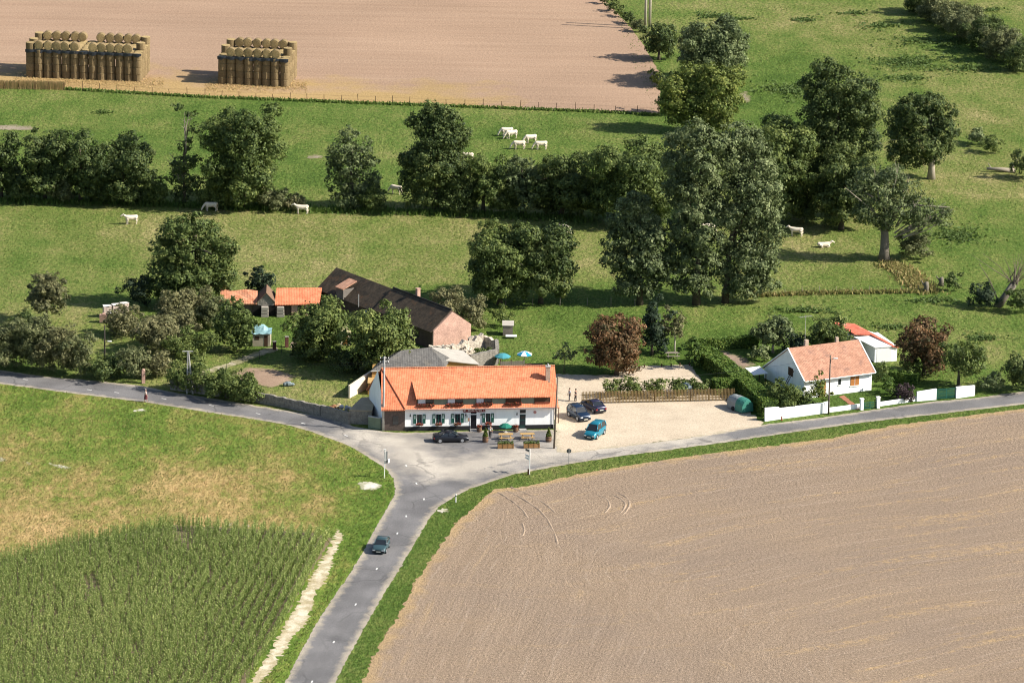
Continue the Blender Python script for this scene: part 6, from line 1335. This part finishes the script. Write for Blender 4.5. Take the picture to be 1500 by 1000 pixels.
wire('overhead wires from the dark lamp pole to the A shaped pole', t4+Vector((0, 0, -.3)), t6, .8, 1)
# signs
WM = flat('white_sign_metal', (.72, .72, .70), .5, .3); GM = flat('grey_sign_back', (.10, .11, .11), .6, .3, .2)
t = thing('direction_sign', 'tall white sign post with white arrow boards at the field corner of the junction', 'road sign', P(775.5, 695), 0); h = hgt(775.5, 695, 657)
MB().tube([(0, 0, 0), (0, 0, h)], [.06, .06], 8).build('post', WM, t); 
for z, mt in ((h-.45, GM), (h-1.15, WM), (h-1.5, WM)): MB().slab([(-.10, .05, z), (-.55, .7, z), (-.55, .7, z+.28), (-.10, .05, z+.28)], .04, (.6, .4, 0)).build('arrow_board', mt, t)
MB().box(-.25, -.05, -.1, .15, 0, .7).build('marker_stump', DWOOD, t)
t = thing('road_sign', 'white sign post with dark sign backs on the grass corner of the junction', 'road sign', P(563, 700), 0); h = hgt(563, 700, 659)
MB().tube([(0, 0, 0), (.04, 0, h)], .055, 8).build('post', WM, t); R = rng_of('s')
MB().slab([(-.02, -.08, h-1.25), (.36, .3, h-1.25), (.36, .3, h-.25), (-.02, -.08, h-.25)], .03, (-.6, .6, 0)).build('sign_plate', GM, t)
MB().slab([(0, -.1, h-1.75), (.42, .35, h-1.75), (.42, .35, h-1.35), (0, -.1, h-1.35)], .03, (-.6, .6, 0)).build('sign_plate', GM, t); MB().slab([(.43, .1, h-1.7), (.62, .3, h-1.7), (.62, .3, h-1.2), (.43, .1, h-1.2)], .03, (-.6, .6, 0)).build('sign_plate', WM, t)
MB().box(-.09, .13, -.09, .09, h, h+.1).build('cap', WM, t)
t = thing('delineator_post', 'short white plastic marker post with dark band on the verge', 'marker post', P(667.5, 735.5), 0); MB().tube([(0, 0, 0), (0, 0, 1.05), (0, 0, 1.1)], [.075, .075, .05], 8).build('post', WM, t); MB().tube([(0, 0, .72), (0, 0, .9)], [.08, .08], 8).build('band', GM, t)
t = thing('round_road_sign', 'thin grey sign post with small dark round sign seen from behind', 'road sign', P(833, 680), 0); h = hgt(833, 680, 657); MB().tube([(0, 0, 0), (0, 0, h)], .035, 7).build('post', flat('galvanised', (.3, .3, .3), .5, .3, .3), t); MB().tube([(0, .03, h-.3), (0, .06, h-.3)], [.3, .3], 16).build('sign_disc', GM, t)
tag(MB().tube([(0, 0, 0), (0, 0, .5), (0, 0, .58)], [.09, .09, .05], 8).build('hydrant', M('rust_red', (.35, .09, .04), .7, .2), None, loc=P(1145, 615.5)), 'small rust red hydrant at the long white wall', 'hydrant')
# pallets of brick, junk heap, water butt
PBR = M('pale_stacked_brick', (.50, .40, .34), .9, .35, 2.5, fine=5)
for i, (x, y, h, lb) in enumerate([(152,472,1.2,'front left pallet of pinkish bricks in the overgrown garden'),(165,472,1.35,'front right darker pallet of bricks with torn white cover'),(157,464,1.5,'back left pale topped pallet of bricks'),(170,463,1.6,'back middle pale topped pallet of bricks'),(182,461,1.6,'back right pale topped pallet of bricks')]):
    t = thing('brick_pallet', lb, 'pallet', P(x, y), .15*i, 'pallets of bricks in the garden'); m = MB()
    R = rng_of(lb)
    for a_ in range(3):
        for b_ in range(2): m.box(-.55+.37*a_, -.55+.37*a_+.35, -.4+.41*b_, -.4+.41*b_+.39, .14, h+R.normal()*.07)
    m.build('bricks', PBR if i > 1 else BRICKR, t); m = MB()
    for yy in (-.4, -.06, .3): m.box(-.6, .6, yy, yy+.1, 0, .1)
    m.box(-.6, .6, -.42, .42, .1, .138); m.build('pallet', GWOOD, t)
    if i: MB().slab([(-.58, -.45, h+.1), (.58, -.42, h+.16), (.55, .45, h+.12), (-.55, .43, h+.17)], .05).build('cover', M('white_torn_sheet', (.62, .58, .53), .8, .2), t)
for i, (x, y, c, lb) in enumerate([(487,601,(.24,.12,.06),'rusty brown junk item at the left of the heap by the road wall'),(497,600,(.40,.31,.18),'tan sheet in the middle of the junk heap by the road wall'),(506,602,(.5,.49,.47),'white plastic bag at the right of the junk heap by the road wall')]):
    R = rng_of(lb); m = MB()
    for k in range(4): m.ball((R.normal()*.3, R.normal()*.2, .35+.2*k*R.random()), (R.uniform(.25, .5), R.uniform(.25, .45), R.uniform(.2, .4)), 6, 4)
    tag(m.build('junk', M('junk_%d' % i, c, .8, .4), None, loc=P(x, y)), lb, 'junk', 'junk heap beside the road wall')
R = rng_of('bar'); m = MB(); m.ball((0, 0, .3), (.55, .4, .35), 8, 5); m.ball((.5, .1, .2), (.4, .3, .22), 7, 4); m.ball((-.4, -.1, .25), (.3, .3, .3), 7, 4)
tag(m.build('covered_heap', M('grey_blue_cover', ()), None, loc=P(422, 565)), 'small heap under grey blue sheeting at the corner of the vegetable plot', 'heap')
R = rng_of('planks'); m = MB()
for k in range(26): 
    a = Vector((R.uniform(-2.6, 2.6), R.uniform(-.5, .5), R.uniform(.1, .55))); an = R.normal()*.25; d = Vector((math.cos(an), math.sin(an), R.normal()*.08))*R.uniform(.4, .9); m.tube([a-d, a+d], .08, 4)
tag(m.build('timber_pile', PBR, None, loc=P(210, 486)), 'low pile of pale planks lying in the overgrown garden', 'timber pile')
# fences of posts
def post_fence(label, px, step, h, mat, r=.05, wires=2, group='post and wire fences', hj=.12):
    R = rng_of(label); pts = [P(*q) for q in px]; o = pts[0]; t = thing('wire_fence', label, 'fence', o, 0, group); pos = []
    for a, b in zip(pts[:-1], pts[1:]):
        n = max(1, int((b-a).length/step)); pos += [a.lerp(b, k/n) for k in range(n)]
    pos.append(pts[-1]); hs = []
    for p in pos[:100]:
        hh = h*(1+R.normal()*hj); hs.append(hh); q = p-o; MB().tube([(q.x, q.y, -.05), (q.x+R.normal()*.07, q.y, hh)], [r, r*.85], 6).build('post', mat, t)
    m = MB()
    for w in range(wires):
        for a, b in zip(pos[:-1], pos[1:]): m.tube([a-o+Vector((0, 0, h*(.45+.4*w))), b-o+Vector((0, 0, h*(.45+.4*w)))], .008, 3, False)
    if wires: m.build('wire', DMETAL, t)
post_fence('post and wire fence along the lower edge of the stubble field', [(95,130),(300,142.5),(600,153.5),(870,163.5),(965,168.5)], 2.75, 1.25, DWOOD, .055)
post_fence('old post fence with dry grass below the gnarled oak', [(1100,433),(1200,429),(1345,427)], 2.2, .9, GWOOD, .05)
post_fence('wire fence at the foot of the two wide meadow trees', [(640,446),(740,448),(860,447),(930,448)], 3.2, 1.1, GWOOD, .05)
post_fence('thin garden fence along the pale driveway', [(283,560),(307,549),(356,533),(380,526),(412,517)], 2.6, 1.15, DMETAL, .035)
R = rng_of('reed'); a, b = P(-60, 128), P(94, 131); m = MB(); L = (b-a).length; d = (b-a).normalized()
post_fence('fence posts before the reed windbreak at the left photo edge', [(-60,129.5),(94,133)], 2.2, 1.3, DWOOD, .05, 1)
n = 2600; q = np.array([tuple(a+d*x) for x in R.uniform(0, L, n)]); q[:, 1] += R.normal(size=n)*.25; h = R.uniform(.8, 1.35, n)
tp = q.copy(); tp[:, 2] += h; tp[:, :2] += R.normal(size=(n, 2))*.12; w = np.tile([.05, 0, 0], (n, 1))
o = quads_mesh('reed_windbreak', np.stack([q-w, q+w, tp+w*.6, tp-w*.6], 1), np.clip(.9+R.normal(size=n)*.2, 0, 1), LEAF['straw']); tag(o, 'dry reed windbreak along the field edge in front of the long stack', 'reeds', kind='stuff')
def dry_bank(px, n, w, hmax, name, label, tint0=.5, leaf='straw'):
    R = rng_of(label); pts = [P(*v) for v in px]; ps = []
    Ls = [(b-a).length for a, b in zip(pts[:-1], pts[1:])]
    for (a, b), L in zip(zip(pts[:-1], pts[1:]), Ls):
        k = int(n*L/sum(Ls)); ps.append(np.array([tuple(a.lerp(b, x)) for x in R.random(k)]))
    q = np.vstack(ps); q[:, :2] += R.normal(size=(len(q), 2))*w; h = R.uniform(.2, hmax, len(q)); tp = q.copy(); tp[:, 2] += h; tp[:, :2] += R.normal(size=(len(q), 2))*.15
    an = R.uniform(0, 6.3, len(q)); s = np.stack([np.cos(an), np.sin(an), 0*an], 1)*.12
    tag(quads_mesh(name, np.stack([q-s, q+s, tp+s*.6, tp-s*.6], 1), np.clip(tint0+R.normal(size=len(q))*.18, 0, 1), LEAF[leaf]), label, 'grass', kind='stuff')
dry_bank([(1300,386),(1325,398),(1345,418),(1362,428)], 2600, .9, .6, 'ditch_grass', 'dry yellow grass on the ditch bank below the gnarled oak')
dry_bank([(1100,434),(1200,430),(1345,428)], 1800, .35, .55, 'fence_grass', 'dry grass strip along the old post fence', .42)
dry_bank([(94,131),(300,143),(600,154),(870,164),(965,169)], 3200, .3, .45, 'field_edge_grass', 'grass strip under the fence of the stubble field', .35, 'grass')
dry_bank([(0,294),(200,298),(300,303),(480,309),(640,313),(860,322)], 5200, .9, .7, 'hedge_row_grass', 'rough weeds under the long field row of trees', .25, 'grass')

R = rng_of('litter'); n = 5200; xs_ = np.concatenate([R.uniform(20, 240, 2900), R.uniform(300, 450, 2300)]); ys_ = np.concatenate([118+R.normal(size=2900)*5+xs_[:2900]*.02, 127+R.normal(size=2300)*4.5])
q = np.array([tuple(P(x, y)) for x, y in zip(xs_, ys_)]); q[:, 2] = R.uniform(.03, .14, n)
tag(quads_mesh('loose_straw', leaf_quads(q, unit(R.normal(size=(n, 3))*.35+np.array([0, 0, 1])), R.uniform(.08, .22, n), R, .35), np.clip(.9+R.normal(size=n)*.2, 0, 1), LEAF['straw']), 'loose straw scattered on the ground round the two bale stacks', 'straw', kind='stuff')
